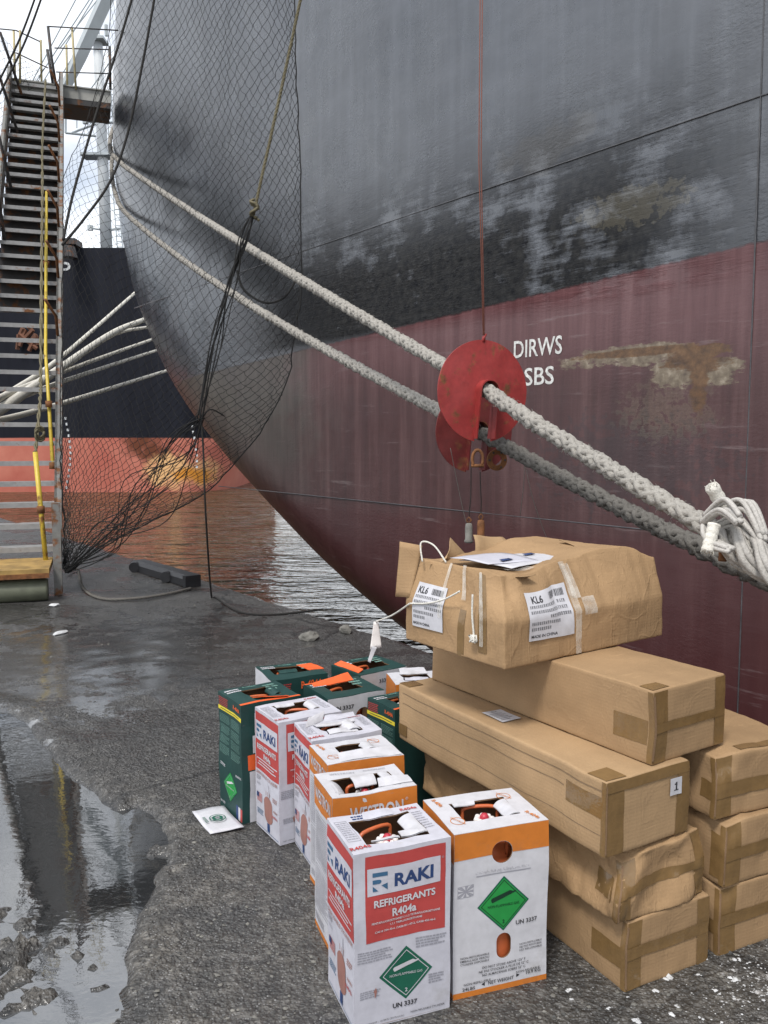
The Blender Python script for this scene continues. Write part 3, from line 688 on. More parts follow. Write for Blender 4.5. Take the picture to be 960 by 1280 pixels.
# ------------------------------------------------------------------ red rat guards
M['redguard_dark'] = painted('dark_red_guard_paint', (.15, .02, .02), .55, .4, 9)  # darker, rustier red for the lower guard
def guard(G, label, rad_=.25, r0=.048, mat='redguard'):
    d = Vector((path1[-60].x - G.x, path1[-60].y - G.y, 0)).normalized()
    rz = math.atan2(d.y, d.x) + math.pi / 2
    t = thing('rat_guard', label, 'rat guard', G, rz, None)
    n = 64; m = 8; phi0 = math.asin(r0 / rad_) * 1.02; vs = []; fc = []
    for sd in (0, 1):
        for i in range(n + 1):
            ph = phi0 + (2 * math.pi - 2 * phi0) * i / n; s = abs(math.sin(ph)); cph = math.cos(ph)
            ri = r0 if cph < 0 else min(rad_ * .985, r0 / max(s, 1e-4))
            for j in range(m + 1):
                r = ri + (rad_ - ri) * j / m; dish = -.022 * (1 - r / rad_) + .004 * noise.noise(Vector((math.sin(ph) * r * 9, math.cos(ph) * r * 9, G.z)))
                vs.append((math.sin(ph) * r, dish + (0 if sd == 0 else .009), -math.cos(ph) * r))
    st = (n + 1) * (m + 1)
    for i in range(n):
        for j in range(m):
            q = i * (m + 1) + j; fc.append((q, q + 1, q + m + 2, q + m + 1)); fc.append((st + q, st + q + m + 1, st + q + m + 2, st + q + 1))
        for j in (0, m):
            q = i * (m + 1) + j; fc.append((q, q + m + 1, st + q + m + 1, st + q))
    for i in (0, n):
        for j in range(m): q = i * (m + 1) + j; fc.append((q, st + q, st + q + 1, q + 1))
    mk('disc', vs, fc, M[mat], t, smooth=False)
    b = MB(); pts = []
    for k in range(17):
        an = math.pi * k / 16; pts.append(Vector((-r0 * math.cos(an), -.052, r0 * math.sin(an))))
    pts = [Vector((-r0, -.012, -rad_ * .93))] + pts + [Vector((r0, -.012, -rad_ * .93))]
    for (p, q) in zip(pts, pts[1:]):
        bb = [p + Vector((0, -.022, 0)), q + Vector((0, -.022, 0)), q + Vector((0, .05, 0)), p + Vector((0, .05, 0))]
        o = Vector((0, 0, 0)); e = (p - Vector((0, 0, min(p.z, 0)))); e = Vector((e.x, 0, e.z)).normalized() * .006; e2 = Vector((q.x, 0, max(q.z, 0))).normalized() * .006
        vs2 = [bb[0], bb[1], bb[2], bb[3], bb[0] + e, bb[1] + e2, bb[2] + e2, bb[3] + e]
        b.add(vs2, [(0, 1, 2, 3), (7, 6, 5, 4), (0, 4, 5, 1), (2, 6, 7, 3), (1, 5, 6, 2), (3, 7, 4, 0)])
    b.build('keyhole_collar', M[mat], t)
    return t
g1 = guard(G1 + Vector((0, 0, -.012)), 'upper bright red disc rat guard on the cleaner mooring rope')
b = MB(); b.tube([(0.0, .0, .24), (0, -.006, .262), (.012, 0, .275), (0, .006, .262), (-.004, 0, .24)], .006, 6); b.build('lifting_eye', M['redguard'], g1, True)
g2 = guard(G2 + Vector((-.035, .03, .01)), 'lower dark red disc rat guard half hidden behind the bright red one', .225, .048, 'redguard_dark')
def shackle(px, py, D, w, h, lab):
    q = P(px, py, D); b = MB(); t = [q + Vector((w * math.cos(a), 0, h * math.sin(a))) for a in [math.pi * (-.25 + 1.5 * k / 14) for k in range(15)]]
    b.tube(t, w * .3, 8); b.tube([t[0] + Vector((.012, 0, 0)), t[-1] - Vector((.012, 0, 0))], w * .32, 8); return tag(b.build('shackle', M['rust'], None, True), lab, 'shackle')
shackle(597, 574, 4.1, .026, .045, 'rusty shackle hanging under the slot of the red disc guard')
t = thing('ring_plate', 'round rusty plate with a hole, hanging right of the rusty shackle', 'ring plate', P(621, 575, 4.35), R(15))
b = MB(); b.lathe([(.028, -.006), (.055, -.006), (.055, .006), (.028, .006), (.028, -.006)], 24, 0, Matrix.Rotation(R(90), 4, 'X')); b.build('plate', M['rust'], t)
for k in range(6):
    b = MB(); b.lathe([(.0, -.009), (.006, -.009), (.006, .009), (0, .009)], 6, 0, Matrix.Translation((.043 * math.cos(k * 1.05), 0, .043 * math.sin(k * 1.05))) @ Matrix.Rotation(R(90), 4, 'X')); b.build('bolt', M['black_steel'], t)
def weight(px, py, lab, up):
    q = P(px, py, 4.2); t = thing('lead_weight', lab, 'weight', q, random.uniform(-.5, .5), 'weights hanging under the guards')
    b = MB(); b.lathe([(.006, .05), (.016, .046), (.02, .02), (.018, -.03), (.024, -.042), (.02, -.05), (0, -.05)], 12); b.build('bob', M['rust'] if px > 590 else M['stone'], t, True)
    b = MB(); b.tube([Vector((.0, 0, .045)), Vector((.012, 0, .065)), Vector((0, 0, .08)), Vector((-.012, 0, .065)), Vector((0, 0, .045))], .004, 6); b.build('eye', M['rust'], t, True)
    b = MB(); b.tube([q + Vector((0, 0, .08)), q.lerp(P(*up), .5) + Vector((.004, 0, 0)), P(*up)], .0025, 5); tag(b.build('thin_line', M['rope_blk']), 'thin dark line holding the %s weight under the red guards' % ('pale left' if px < 590 else 'rusty right'), 'line')
weight(586, 666, 'pale grey lead weight on a thin line, left of the pair under the guards', (589, 575, 4.2))
weight(601, 662, 'rusty lead weight on a thin line, right of the pair under the guards', (600, 590, 4.2))
b = MB()
for dx in (-.006, .006): b.tube([G1 + Vector((dx * .4, 0, .262)), P(600, 200, 4.5) + Vector((dx, 0, 0)), P(602, -60, 4.9) + Vector((dx, 0, 0))], .0032, 6)
tag(b.build('hanging_line', M['rope_red'], None, True), 'reddish doubled line hanging down the ship side to the upper red guard', 'line')
for a, c, e in (((655, 560), (655, 600), (650, 645)), ((563, 560), (575, 620), (583, 655)), ((655, 575), (668, 630), (690, 690))):
    b = MB(); b.tube(catmull([P(*a, 4.3), P(*c, 4.3), P(*e, 4.3)], 6), .0017, 4)
    tag(b.build('loose_thread', M['rope_grey'], None, True), 'fine thread hanging %s of the red guards' % ({650: 'almost straight to the right', 583: 'from the left edge', 690: 'slanting furthest right'}[e[0]]), 'thread')

# ------------------------------------------------------------------ gangway stair
BASE = PZ(70, 742, 0); BASE.z = height(BASE.x, BASE.y); TOPR = P(75, 106, 14.5)
fw = Vector((TOPR.x - BASE.x, TOPR.y - BASE.y, 0)); RUN = fw.length; fw.normalize(); ZT = TOPR.z; KS = ZT / RUN
st = thing('gangway_stair', 'steep weathered steel gangway stair with yellow rails climbing to the ship', 'gangway', BASE, math.atan2(fw.y, fw.x) - math.pi / 2)
SI = (Matrix.Translation(BASE) @ Matrix.Rotation(math.atan2(fw.y, fw.x) - math.pi / 2, 4, 'Z')).inverted()
def S(px, py, D): return SI @ P(px, py, D)
W_ = .74
for x, nm in ((0, 'stringer'), (-W_, 'stringer')):
    b = MB(); y0 = 0
    for (dx0, dx1, h0, h1) in ((-.012, .012, -.16, .16), (-.012, .055, .135, .16), (-.012, .055, -.16, -.135)) if x == 0 else ((-.012, .012, -.16, .16), (-.05, .012, .135, .16)):
        vs = []
        for (yy, zz) in ((-.04, .05), (RUN, ZT)):
            for dx in (dx0, dx1):
                for h in (h0, h1): vs.append((x + dx, yy, max(.0, zz + h * 1.3) if yy < 0 else zz + h * 1.3))
        b.add(vs, [(0, 1, 3, 2), (4, 6, 7, 5), (0, 4, 5, 1), (2, 3, 7, 6), (0, 2, 6, 4), (1, 5, 7, 3)])
    b.build(nm, M['steel'], st)
b = MB(); b.box((-.012, -.06, 0), (.06, .03, .85)); b.build('foot_post', M['steel'], st)
for i in range(2, int(ZT / .2) + 1):
    z = .2 * i; y = z / KS; b = MB()
    jit = random.uniform(-.006, .006); x1 = -W_ + .014; x2 = -.014
    b.box((x1, y - .02, z - .008 + jit), (x2, y + .19, z + jit)); b.box((x1, y - .03, z - .045 + jit), (x2, y - .022, z + .004 + jit)); b.box((x1, y + .06, z - .026 + jit), (x2, y + .068, z - .009 + jit))
    b.build('tread', M['tread'], st)
    if i > 15:
        b = MB(); b.box((x1, y + .192, z - .2), (x2, y + .197, z + .002)); b.build('riser', M['black_steel'], st)
b = MB(); b.box((-W_ + .02, -.42, .25), (-.03, .34, .30)); b.build('foot_board', M['wood'], st)
b = MB(); b.box((-W_ + .02, -.428, .22), (-.03, -.42, .262)); b.build('board_edge', M['rust'], st)
b = MB(); b.lathe([(0, -.36), (.095, -.36), (.1, -.34), (.1, .3), (.095, .32), (0, .32)], 20, 0, Matrix.Translation((-W_ / 2, -.30, .1)) @ Matrix.Rotation(R(90), 4, 'Y')); b.build('roller', M['olive'], st, True)
b = MB(); b.box((-.78, RUN - .02, ZT - .20), (.80, RUN + .75, ZT - .02)); b.box((-.78, RUN - .05, ZT - .02), (.80, RUN + .78, ZT)); b.build('landing', plain('grey_landing_paint', (.3, .3, .28), .6, 0, .25, 4), st)
b = MB(); b.box((-.74, RUN - .016, ZT - .29), (.78, RUN + .72, ZT - .202)); b.build('landing_beam', M['black_steel'], st)
def posts(lst, r, mat, name='stanchion', n=8):
    for pts in lst: b = MB(); b.tube([S(*p) for p in pts], r, n); b.build(name, M[mat], st, True)
cream = plain('faded_yellow_paint', (.42, .36, .2), .6, 0, .3, 8); M['cream'] = cream
posts([[(25, 104, 14.2), (25, 38, 14.2)], [(19, 104, 14.2), (17, 38, 14.2)], [(52, 104, 14.9), (51, 50, 14.9)], [(84, 106, 15), (83, 56, 15)], [(95, 112, 14.5), (90, 35, 14.5)]], .018, 'cream')
posts([[(60, 33, 14.4), (64, 70, 14.4), (71, 112, 14.4)], [(59, 62, 14.2), (66, 104, 14.2)], [(137, 58, 14.9), (138, 112, 14.9)]], .022, 'black_steel')
posts([[(0, 40, 13.3), (27, 118, 13.9)], [(-4, 85, 12.4), (22, 165, 13.0)], [(-6, 150, 11.6), (14, 235, 12.0)], [(-10, 200, 10.9), (6, 300, 11.2)]], .022, 'black_steel')
posts([[(-12, 35, 13.2), (20, 38, 14.2), (50, 52, 14.9)], [(60, 33, 14.4), (148, 38, 14.6)], [(68, 60, 14.6), (137, 62, 14.9)], [(70, 90, 14.6), (137, 92, 14.9)], [(20, 66, 14.2), (60, 85, 14.8)]], .010, 'black_steel', 'guard_rail', 6)
posts([[(58, 708, 7.80), (44, 565, 7.88)]], .023, 'yellow_paint', 'yellow_rail', 10)
posts([[(66, 582, 8.75), (57, 440, 9.8), (58, 240, 11.9)]], .019, 'yellow_paint', 'yellow_rail', 10)
for p in ((58, 708, 7.8), (51, 637, 7.84), (66, 582, 8.75), (61, 505, 9.2), (58, 330, 10.9)):
    b = MB(); q = S(*p); b.tube([q - Vector((0, 0, .035)), q + Vector((0, 0, .035))], .036, 10); b.build('rail_clamp', M['rust'], st, True)
for k in range(3, 9):
    t_ = k / 9; y = RUN * t_; b = MB(); b.tube([Vector((.01, y, KS * y + .1)), Vector((.0, y - .2, KS * y + .4)), Vector((-.10, y - .42, KS * y + .55))], .017, 6); b.build('rail_stay', M['rust'], st, True)
b = MB()
rp = catmull([S(44, 565, 7.88), S(50, 500, 8.6), S(51, 458, 9), S(52, 330, 10.6), S(53, 240, 11.8), S(53, 180, 12.8), S(57, 100, 14.2)], 20)
for k in range(2):
    b.tube([p + Vector((.010 * math.cos(i * .9 + k * math.pi), 0, .010 * math.sin(i * .9 + k * math.pi))) for i, p in enumerate(rp)], .011, 5)
q = S(50, 545, 7.95)
for k in range(3): b.tube([q + Vector((.04 * math.cos(a * .7), .02 * math.sin(a + k), .05 * math.sin(a * .7) + .02 * k)) for a in range(10)], .011, 5)
b.build('hand_rope', M['rope_olive'], st, True)

# ------------------------------------------------------------------ nets
def net(rows, nc, nr, r, seed, name, jit=.35):
    rng = random.Random(seed); nrow = len(rows); cols = len(rows[0]); grid = []
    def cub(p0, p1, p2, p3, t): return .5 * ((2 * p1) + (p2 - p0) * t + (2 * p0 - 5 * p1 + 4 * p2 - p3) * t * t + (3 * p1 - p0 - 3 * p2 + p3) * t ** 3)
    def ev(rw, u):
        x = u * (cols - 1); i = min(int(x), cols - 2); t = x - i; g = lambda k: rw[max(0, min(cols - 1, k))]
        return cub(g(i - 1), g(i), g(i + 1), g(i + 2), t)
    W3 = [[P(*c) for c in rw] for rw in rows]
    def pt(u, v):
        y = v * (nrow - 1); j = min(int(y), nrow - 2); t = y - j; g = lambda k: ev(W3[max(0, min(nrow - 1, k))], u)
        return cub(g(j - 1), g(j), g(j + 1), g(j + 2), t)
    G = {}
    for j in range(nr + 1):
        for i in range(nc + 1):
            if (i + j) % 2 == 0:
                u, v = i / nc, j / nr
                uu = max(0, min(1, u + .03 * noise.noise(Vector((u * 5, v * 9, seed))))); vv = max(0, min(1, v + .016 * noise.noise(Vector((u * 6 + 5, v * 8, seed))) + .014 * math.sin(u * math.pi)*0))
                p = pt(uu, vv); e = jit / nc
                G[i, j] = p + Vector((rng.gauss(0, e), .12 * noise.noise(p * .9 + Vector((seed, 0, 0))), rng.gauss(0, e * .8)))
    b = MB(); n = 3
    for (i, j), p in G.items():
        for di in (-1, 1):
            q = G.get((i + di, j + 1))
            if q is not None and (q - p).length < 1.2:
                m = p.lerp(q, .5) + Vector((rng.gauss(0, .006), rng.gauss(0, .006), -.006)); b.tube([p, m, q], r, n, cap=False)
    for i in (0, nc):
        pts = [G[k] for k in sorted((k for k in G if k[0] == i), key=lambda k: k[1])]; b.tube(pts, r * 2.2, 4)
    return b.build(name, M['twine'])
rows = [[(140, -40, 14.0), (215, -40, 11.5), (290, -40, 9.6), (366, -40, 8.3)],
        [(134, 60, 13.8), (208, 60, 11.3), (288, 60, 9.4), (369, 60, 8.1)],
        [(108, 150, 13.0), (195, 170, 11.0), (286, 175, 9.2), (373, 170, 7.9)],
        [(82, 225, 12.0), (182, 275, 10.4), (284, 275, 8.8), (376, 275, 7.8)],
        [(78, 310, 10.9), (160, 375, 9.6), (262, 390, 8.4), (374, 385, 7.6)],
        [(77, 420, 9.8), (138, 470, 8.9), (240, 490, 7.8), (360, 470, 7.4)],
        [(77, 520, 8.9), (120, 560, 8.3), (205, 575, 7.6), (326, 540, 7.3)],
        [(77, 610, 8.3), (98, 630, 7.9), (150, 640, 7.6), (262, 612, 7.4)],
        [(77, 670, 7.9), (84, 680, 7.8), (102, 685, 7.7), (150, 672, 7.5)],
        [(78, 712, 7.7), (80, 714, 7.68), (83, 716, 7.66), (87, 714, 7.64)]]
net1 = net(rows, 60, 126, .0026, 3, 'safety_net')
tag(net1, 'large black safety net drooping between gangway and ship side, gathered at the gangway foot', 'net')
b = MB()
for k in range(9):
    o = lambda s: Vector((random.uniform(-s, s), random.uniform(-s, s), random.uniform(-s, s)))
    b.tube(catmull([P(318, 262, 7.3) + o(.01), P(305, 300, 7.25) + o(.04), P(290, 350, 7.2) + o(.05), P(268, 430, 7.1) + o(.06), P(251, 520, 7.0) + o(.02)], 5), .0055, 4)
for k in range(16):
    b.tube(catmull([P(251, 520, 7.0) + o(.03), P(222, 565, 7.1) + o(.13), P(180, 625, 7.3) + o(.2), P(130, 672, 7.5) + o(.14), P(84, 712, 7.62) + o(.03)], 6), .0042, 4)
b.tube(catmull([P(296, 338, 7.2), P(305, 362, 7.2), P(330, 378, 7.2), P(355, 372, 7.25), P(373, 345, 7.3)], 6), .010, 5)
b.tube(catmull([P(280, 520, 7.2), P(262, 512, 7.05), P(248, 530, 7.0), P(232, 540, 7.0)], 6), .006, 5)
b.build('gathering_cord', M['twine'], net1)
rows2 = [[(-50, 20, 13), (0, 40, 13.6), (30, 75, 14.2), (56, 88, 14.8)], [(-60, 110, 12.5), (-20, 130, 13), (8, 140, 13.4), (22, 150, 13.8)], [(-70, 230, 11.5), (-35, 240, 12), (-8, 250, 12.2), (10, 262, 12.3)], [(-80, 360, 10.4), (-50, 370, 10.6), (-25, 380, 10.8), (-8, 390, 11)]]
tag(net(rows2, 22, 40, .0028, 8, 'safety_net'), 'smaller black safety net strung along the left rail of the gangway stair', 'net')
def rope(pts, r, mat, label, n=6, twist=0, cat='rope', name='rope', lay=0.0):
    b = MB(); c = catmull(pts, 14)
    if twist:
        c = resample(c, twist / 8); fr = frames(c)
        for k in range(3): b.tube([p + (a * math.cos(i * math.pi / 4 + k * 2.09) + d * math.sin(i * math.pi / 4 + k * 2.09)) * r * .55 for i, (p, (t, a, d)) in enumerate(zip(c, fr))], r * .6, 5)
    else: b.tube(c, r, n)
    return tag(b.build(name, M[mat], None, True), label, cat)
rope([P(173, -30, 12.2), P(150, 50, 11.9), P(118, 150, 11.3), P(92, 240, 10.6), P(79, 300, 10.1)], .016, 'rope_blk', 'straight black rope coming down to the gangway, left of the pair crossing the net')
rope([P(198, -30, 11.8), P(180, 70, 11.6), P(160, 165, 11.4), P(138, 226, 11), P(104, 275, 10.5), P(78, 306, 10)], .016, 'rope_blk', 'slack black rope bending towards the gangway, right of the pair crossing the net')
rope([P(58, -20, 12.6), P(30, 55, 12.4), P(-12, 140, 12)], .014, 'rope_blk', 'upper of two thin black wires crossing the sky above the gangway', cat='wire', name='wire')
rope([P(50, -20, 12.8), P(24, 50, 12.6), P(-12, 122, 12.3)], .014, 'rope_blk', 'lower of two thin black wires crossing the sky above the gangway', cat='wire', name='wire')
kr = rope([P(382, -30, 7.6), P(352, 110, 7.45), P(332, 200, 7.35), P(317, 268, 7.28)], .013, 'rope_olive', 'olive twisted rope tied in a knot to the black net', twist=.12)
b = MB(); q = P(318, 266, 7.27)
for k in range(4): b.tube([q + Vector((.035 * math.cos(a * .8 + k), .03 * math.sin(a * .8), .012 * a - .06 + .02 * k)) for a in range(11)], .012, 5)
b.build('knot', M['rope_olive'], kr, True)
g = PZ(264, 748, 0); g.z = height(g.x, g.y)
rope([P(251, 518, 7.0), P(254, 560, 6.98), P(257, 640, 6.97), g + Vector((0, 0, .05)), g + Vector((.05, -.02, .012)), PZ(300, 765, .012), PZ(345, 768, .012), PZ(400, 762, .01)], .0085, 'rope_blk', 'black cord hanging straight from the net knot down to the quay edge')
rope([PZ(84, 714, .05), PZ(97, 712, .02), PZ(104, 735, .015), PZ(128, 748, .015), PZ(170, 748, .015), PZ(212, 742, .015), PZ(240, 735, .015)], .013, 'rope_grey', 'twisted rope lying on the quay between gangway foot and black beam', twist=.12)
# black rubber beam at the quay edge
t = thing('fender_beam', 'black steel beam lying along the quay edge near the gangway', 'beam', PZ(205, 722, 0))
e0 = PZ(172, 712, 0) - PZ(205, 722, 0); e1 = PZ(240, 733, 0) - PZ(205, 722, 0)
b = MB(); dv = (e1 - e0).normalized(); nv = Vector((-dv.y, dv.x, 0)); 
vs = []
for p in (e0, e1):
    for (a, h) in ((-.08, .0), (-.08, .07), (-.04, .105), (.08, .105), (.08, 0)): vs.append(p + nv * a + Vector((0, 0, h + .005)))
b.add(vs, [(0, 1, 2, 3, 4), (9, 8, 7, 6, 5), (0, 5, 6, 1), (1, 6, 7, 2), (2, 7, 8, 3), (3, 8, 9, 4), (4, 9, 5, 0)]); b.build('beam', M['rubber'], t)
for p in (e0.lerp(e1, .12), e0.lerp(e1, .72)):
    b = MB(); b.lathe([(0, -.05), (.055, -.05), (.055, .02), (0, .02)], 14, 0, Matrix.Translation(p + nv * -.10 + Vector((0, 0, .055))) @ Matrix.Rotation(R(90), 4, 'X')); b.build('lug', M['rubber'], t)
b = MB(); b.box((-.04, -.03, 0), (.02, .13, .115), 0, Matrix.Translation(e1 + dv * .03) @ Matrix.Rotation(math.atan2(dv.y, dv.x), 4, 'Z') @ Matrix.Translation((0, -.06, 0))); b.build('end_cap', M['rubber'], t)
def blob(name, px, py, sx, sy, sz, mat, label, cat, seed):
    q = PZ(px, py, 0); q.z = height(q.x, q.y); bm = bmesh.new(); bmesh.ops.create_icosphere(bm, subdivisions=2, radius=1)
    for v in bm.verts:
        n = 1 + .35 * noise.noise(v.co * 1.3 + Vector((seed, 0, 0))) + .12 * noise.noise(v.co * 4 + Vector((seed, 3, 0))); v.co = Vector((v.co.x * sx * n, v.co.y * sy * n, v.co.z * sz * n + sz * .6))
    me = bpy.data.meshes.new(name); bm.to_mesh(me); bm.free(); me.materials.append(M[mat]); o = bpy.data.objects.new(name, me); COL.objects.link(o); o.location = q; o.rotation_euler.z = seed
    return tag(o, label, cat)
blob('rock', 387, 799, .085, .06, .035, 'stone', 'flat grey stone on the quay edge, larger of two behind the green boxes', 'stone', 1)
blob('rock', 432, 791, .055, .05, .04, 'stone', 'round grey stone on the quay edge beside the larger flat one', 'stone', 2.2)
blob('litter_scrap', 68, 757, .05, .04, .015, 'litter', 'crumpled white scrap on the quay in front of the gangway', 'litter', 3)
blob('litter_scrap', 76, 792, .07, .035, .012, 'litter', 'flat pale scrap on the wet quay between gangway and puddle', 'litter', 4.4)

# ------------------------------------------------------------------ brown cartons
class Carton:
    """A cardboard box with rounded, crushed edges; tape and labels follow its deformed surface."""
    def __init__(s, name, label, x, y, z, yaw, w, d, h, seed, amp=.006, rnd=.007, dents=(), mat='card', group='brown cartons stacked by the ship', shape=None, step=.022, crump=0.0):
        s.crump = crump; s.w, s.d, s.h, s.seed, s.amp, s.r, s.dents, s.shape = w, d, h, seed, amp, rnd, dents, shape
        s.t = thing(name, label, 'carton', (x, y, z), yaw, group)
        vs = {}; V = []; F = []
        def idx(p):
            k = tuple(round(c, 5) for c in p)
            if k not in vs: vs[k] = len(V); V.append(s.map(Vector(p)))
            return vs[k]
        def ax(l):
            n = max(3, round((l - .03) / step)); return [0, .004, .012] + [.018 + (l - .036) * i / n for i in range(n + 1)] + [l - .012, l - .004, l]
        X, Y, Z = ax(w), ax(d), ax(h)
        for (A, B, f) in ((X, Z, lambda a, b: (a, 0, b)), (Y, Z, lambda a, b: (0, d - a, b)), (X, Y, lambda a, b: (a, b, h)), (Y, Z, lambda a, b: (w, a, b)), (X, Z, lambda a, b: (w - a, d, b)), (X, Y, lambda a, b: (w - a, b, 0))):
            for i in range(len(A) - 1):
                for j in range(len(B) - 1): F.append((idx(f(A[i], B[j])), idx(f(A[i + 1], B[j])), idx(f(A[i + 1], B[j + 1])), idx(f(A[i], B[j + 1]))))
        mk('cardboard_body', V, F, M[mat], s.t, smooth=True)
    def map(s, p, e=0.0):
        lo = Vector((s.r, s.r, s.r)); hi = Vector((s.w - s.r, s.d - s.r, s.h - s.r))
        c = Vector([min(max(p[i], lo[i]), hi[i]) for i in range(3)]); n = p - c
        q = c + (n.normalized() * (s.r + e) if n.length > 1e-9 else n)
        o = Vector((0, 0, 0)); sd = s.seed * 7.3
        k = min(1, q.z / .03) if s.amp < .02 else 1
        nv = noise.noise_vector(q * 7 + Vector((sd, 0, 0))) * s.amp + noise.noise_vector(q * 19 + Vector((0, sd, 0))) * s.amp * .38
        nv.z *= k; o += nv
        if s.crump and n.length > 1e-9:
            rd = 0
            for f_, a_ in ((9, 1.0), (21, .45)): rd += a_ * (1 - min(1, abs(noise.noise(Vector((q.x * f_ + sd, q.y * f_, q.z * f_ * .8 + sd)))) * 5))
            o -= n.normalized() * s.crump * (rd - .4)
        for (c0, rr, dv) in s.dents:
            t = (q - Vector(c0)).length / rr
            if t < 1: o += Vector(dv) * ((1 - t * t) ** 2)
        q = q + o
        return s.shape(q) if s.shape else q
    def on(s, face, u, v, e):
        i = -1e-7
        if face == 'front': p = Vector((u, 0, v))
        elif face == 'left': p = Vector((0, s.d - u, v))
        elif face == 'top': p = Vector((u, v, s.h))
        else: p = Vector((s.w, u, v))
        return s.map(p, e)
    def patch(s, mb, face, u0, v0, u1, v1, e=.0012, mi=0, skew=0):
        nu = max(2, int(abs(u1 - u0) / .012)); nv = max(2, int(abs(v1 - v0) / .012)); b = []
        for j in range(nv + 1):
            for i in range(nu + 1):
                u = lerp(u0, u1, i / nu); v = lerp(v0, v1, j / nv)
                if 0 < i < nu: v += 0
                b.append(s.on(face, u + skew * (j / nv), v, e))
        mb.add(b, [(j * (nu + 1) + i, j * (nu + 1) + i + 1, (j + 1) * (nu + 1) + i + 1, (j + 1) * (nu + 1) + i) for j in range(nv) for i in range(nu)], mi)
    def tapes(s, lst, mat='tape', name='packing_tape', e=.0012):
        for k, q in enumerate(lst):
            b = MB(); s.patch(b, *q, e=e + .0006 * (k % 4)); b.build(name, M[mat], s.t, True)
    def label(s, face, u0, v0, u1, v1, draw=None, name='paper_label', e=.0042):
        b = MB(); s.patch(b, face, u0, v0, u1, v1, e); mats = [M['white'], M['ink'], M['navy']]
        def quad(a0, b0, a1, b1, mi=1):
            nu = max(1, int((a1 - a0) / .012)); pts = []
            for vv in (b0, b1):
                for i in range(nu + 1): pts.append(s.on(face, lerp(u0, u1, 0) + (a0 + (a1 - a0) * i / nu), v0 + vv, e + .0007))
            b.add(pts, [(i, i + 1, nu + 2 + i, nu + 1 + i) for i in range(nu)], mi)
        def txt(body, a, c, hgt, bold=.0, mi=1, wid=None):
            vs, fs, tw, th = text2d(body, bold); k = hgt / th; kx = (wid / tw) if wid else k
            b.add([s.on(face, u0 + a + x * kx, v0 + c + y * k, e + .0008) for x, y in vs], fs, mi)
        if draw: draw(quad, txt, u1 - u0, v1 - v0)
        b.build(name, mats, s.t, True)
    def end_seam(s, v):
        b = MB(); s.patch(b, 'front', .012, v - .0012, s.w - .012, v + .0012, .0004); b.build('flap_seam', M['card_in'], s.t)
def endtape(C, left=.05, right=.05, mid=None, top=0, bottom=0, side=None):
    L_ = []; C.tapes([('front', .0, .012, .0035, C.h - .012)], 'card_in', 'corner_gap', .0044)
    if left: L_.append(('front', .002, .004, left, C.h - .004)); L_.append(('left', C.d - .016, .004, C.d - .001, C.h - .004))
    if right: L_.append(('front', C.w - right, .004, C.w - .002, C.h - .004))
    if mid: L_.append(('front', .003, mid[0], C.w - .003, mid[1]))
    if top: L_.append(('front', .003, C.h - top, C.w - .003, C.h - .003))
    if bottom: L_.append(('front', .003, .003, C.w - .003, bottom))
    for q in side or []: L_.append(q)
    C.tapes(L_)
r_ = R
cb = Carton('carton', 'bottom brown carton of the left stack, on the ground beside the orange and white box', .621, 2.056, 0, r_(27), .30, .92, .192, 1, .003, rnd=.0045, step=.014, crump=.0015, dents=[((0, .3, .19), .22, (.0, 0, -.012)), ((.0, .0, .19), .07, (.012, .006, -.006))])
endtape(cb, .055, .045, (.085, .118), side=[('left', cb.d - .125, .055, cb.d - .004, .115)]); cb.end_seam(.10)
cm = Carton('carton', 'crumpled brown carton, second from the ground in the left stack, its end face caved in', .600, 2.045, .192, r_(29), .315, .96, .176, 2, .010,
            dents=[((0, 0, .17), .12, (.035, .03, -.028)), ((.16, 0, .10), .13, (0, .028, -.004)), ((.03, -.0, .06), .09, (-.012, -.012, 0)), ((0, .12, .1), .12, (.018, 0, 0)), ((.2, 0, .0), .12, (0, -.014, 0)), ((.3, 0, .176), .09, (0, .02, -.002))], rnd=.006, step=.011, crump=.006, mat='card_crumpled')
endtape(cm, .05, .045, (.07, .10), side=[('left', cm.d - .10, .05, cm.d - .03, .11)]); cm.end_seam(.085)
c1 = Carton('carton', 'long tan carton bearing a white number 1 label on its end', .557, 2.033, .372, r_(30.4), .305, 1.0, .2, 3, .0035, mat='card_light', rnd=.007, dents=[((0, .22, .12), .16, (.012, 0, 0)), ((0, .5, .05), .2, (.008, 0, 0))])
endtape(c1, .06, .05, None, .03, 0, side=[('left', c1.d - .15, .10, c1.d - .004, .155), ('top', .004, .006, .075, .075), ('top', .002, c1.d - .07, .06, c1.d - .004), ('left', .006, .02, .06, .06)])
for C_, hs_ in ((c1, (.055, .135, .172)), (ct_ if False else c1, ())):
    C_.tapes([('left', .03, v - .0013, C_.d - .16 if k == 1 else C_.d - .01, v + .0013) for k, v in enumerate(hs_)], 'crease', 'score_line', .0004)
def one(q, t, w, h): q(w * .46, h * .25, w * .58, h * .75); q(w * .36, h * .6, w * .47, h * .67); q(w * .34, h * .25, w * .7, h * .31)
c1.label('front', .225, .115, .268, .163, one)
def lab_small(q, t, w, h):
    for k in range(6): q(w * .08, h * (.15 + .11 * k), w * (.6 + .3 * ((k * 37 % 10) / 10)), h * (.15 + .11 * k) + .0018, 1)
    t('KL6', w * .5, h * .88, .009, .01)
c1.label('top', .05, .48, .125, .585, lab_small)
ct = Carton('carton', 'slanted brown carton directly under the battered KL6 carton', .701, 2.134, .5745, r_(33.5), .305, .96, .2, 4, .0028, mat='card', rnd=.004, step=.016, crump=.0008, dents=[((0, 0, .1), .1, (.006, .0, 0))])
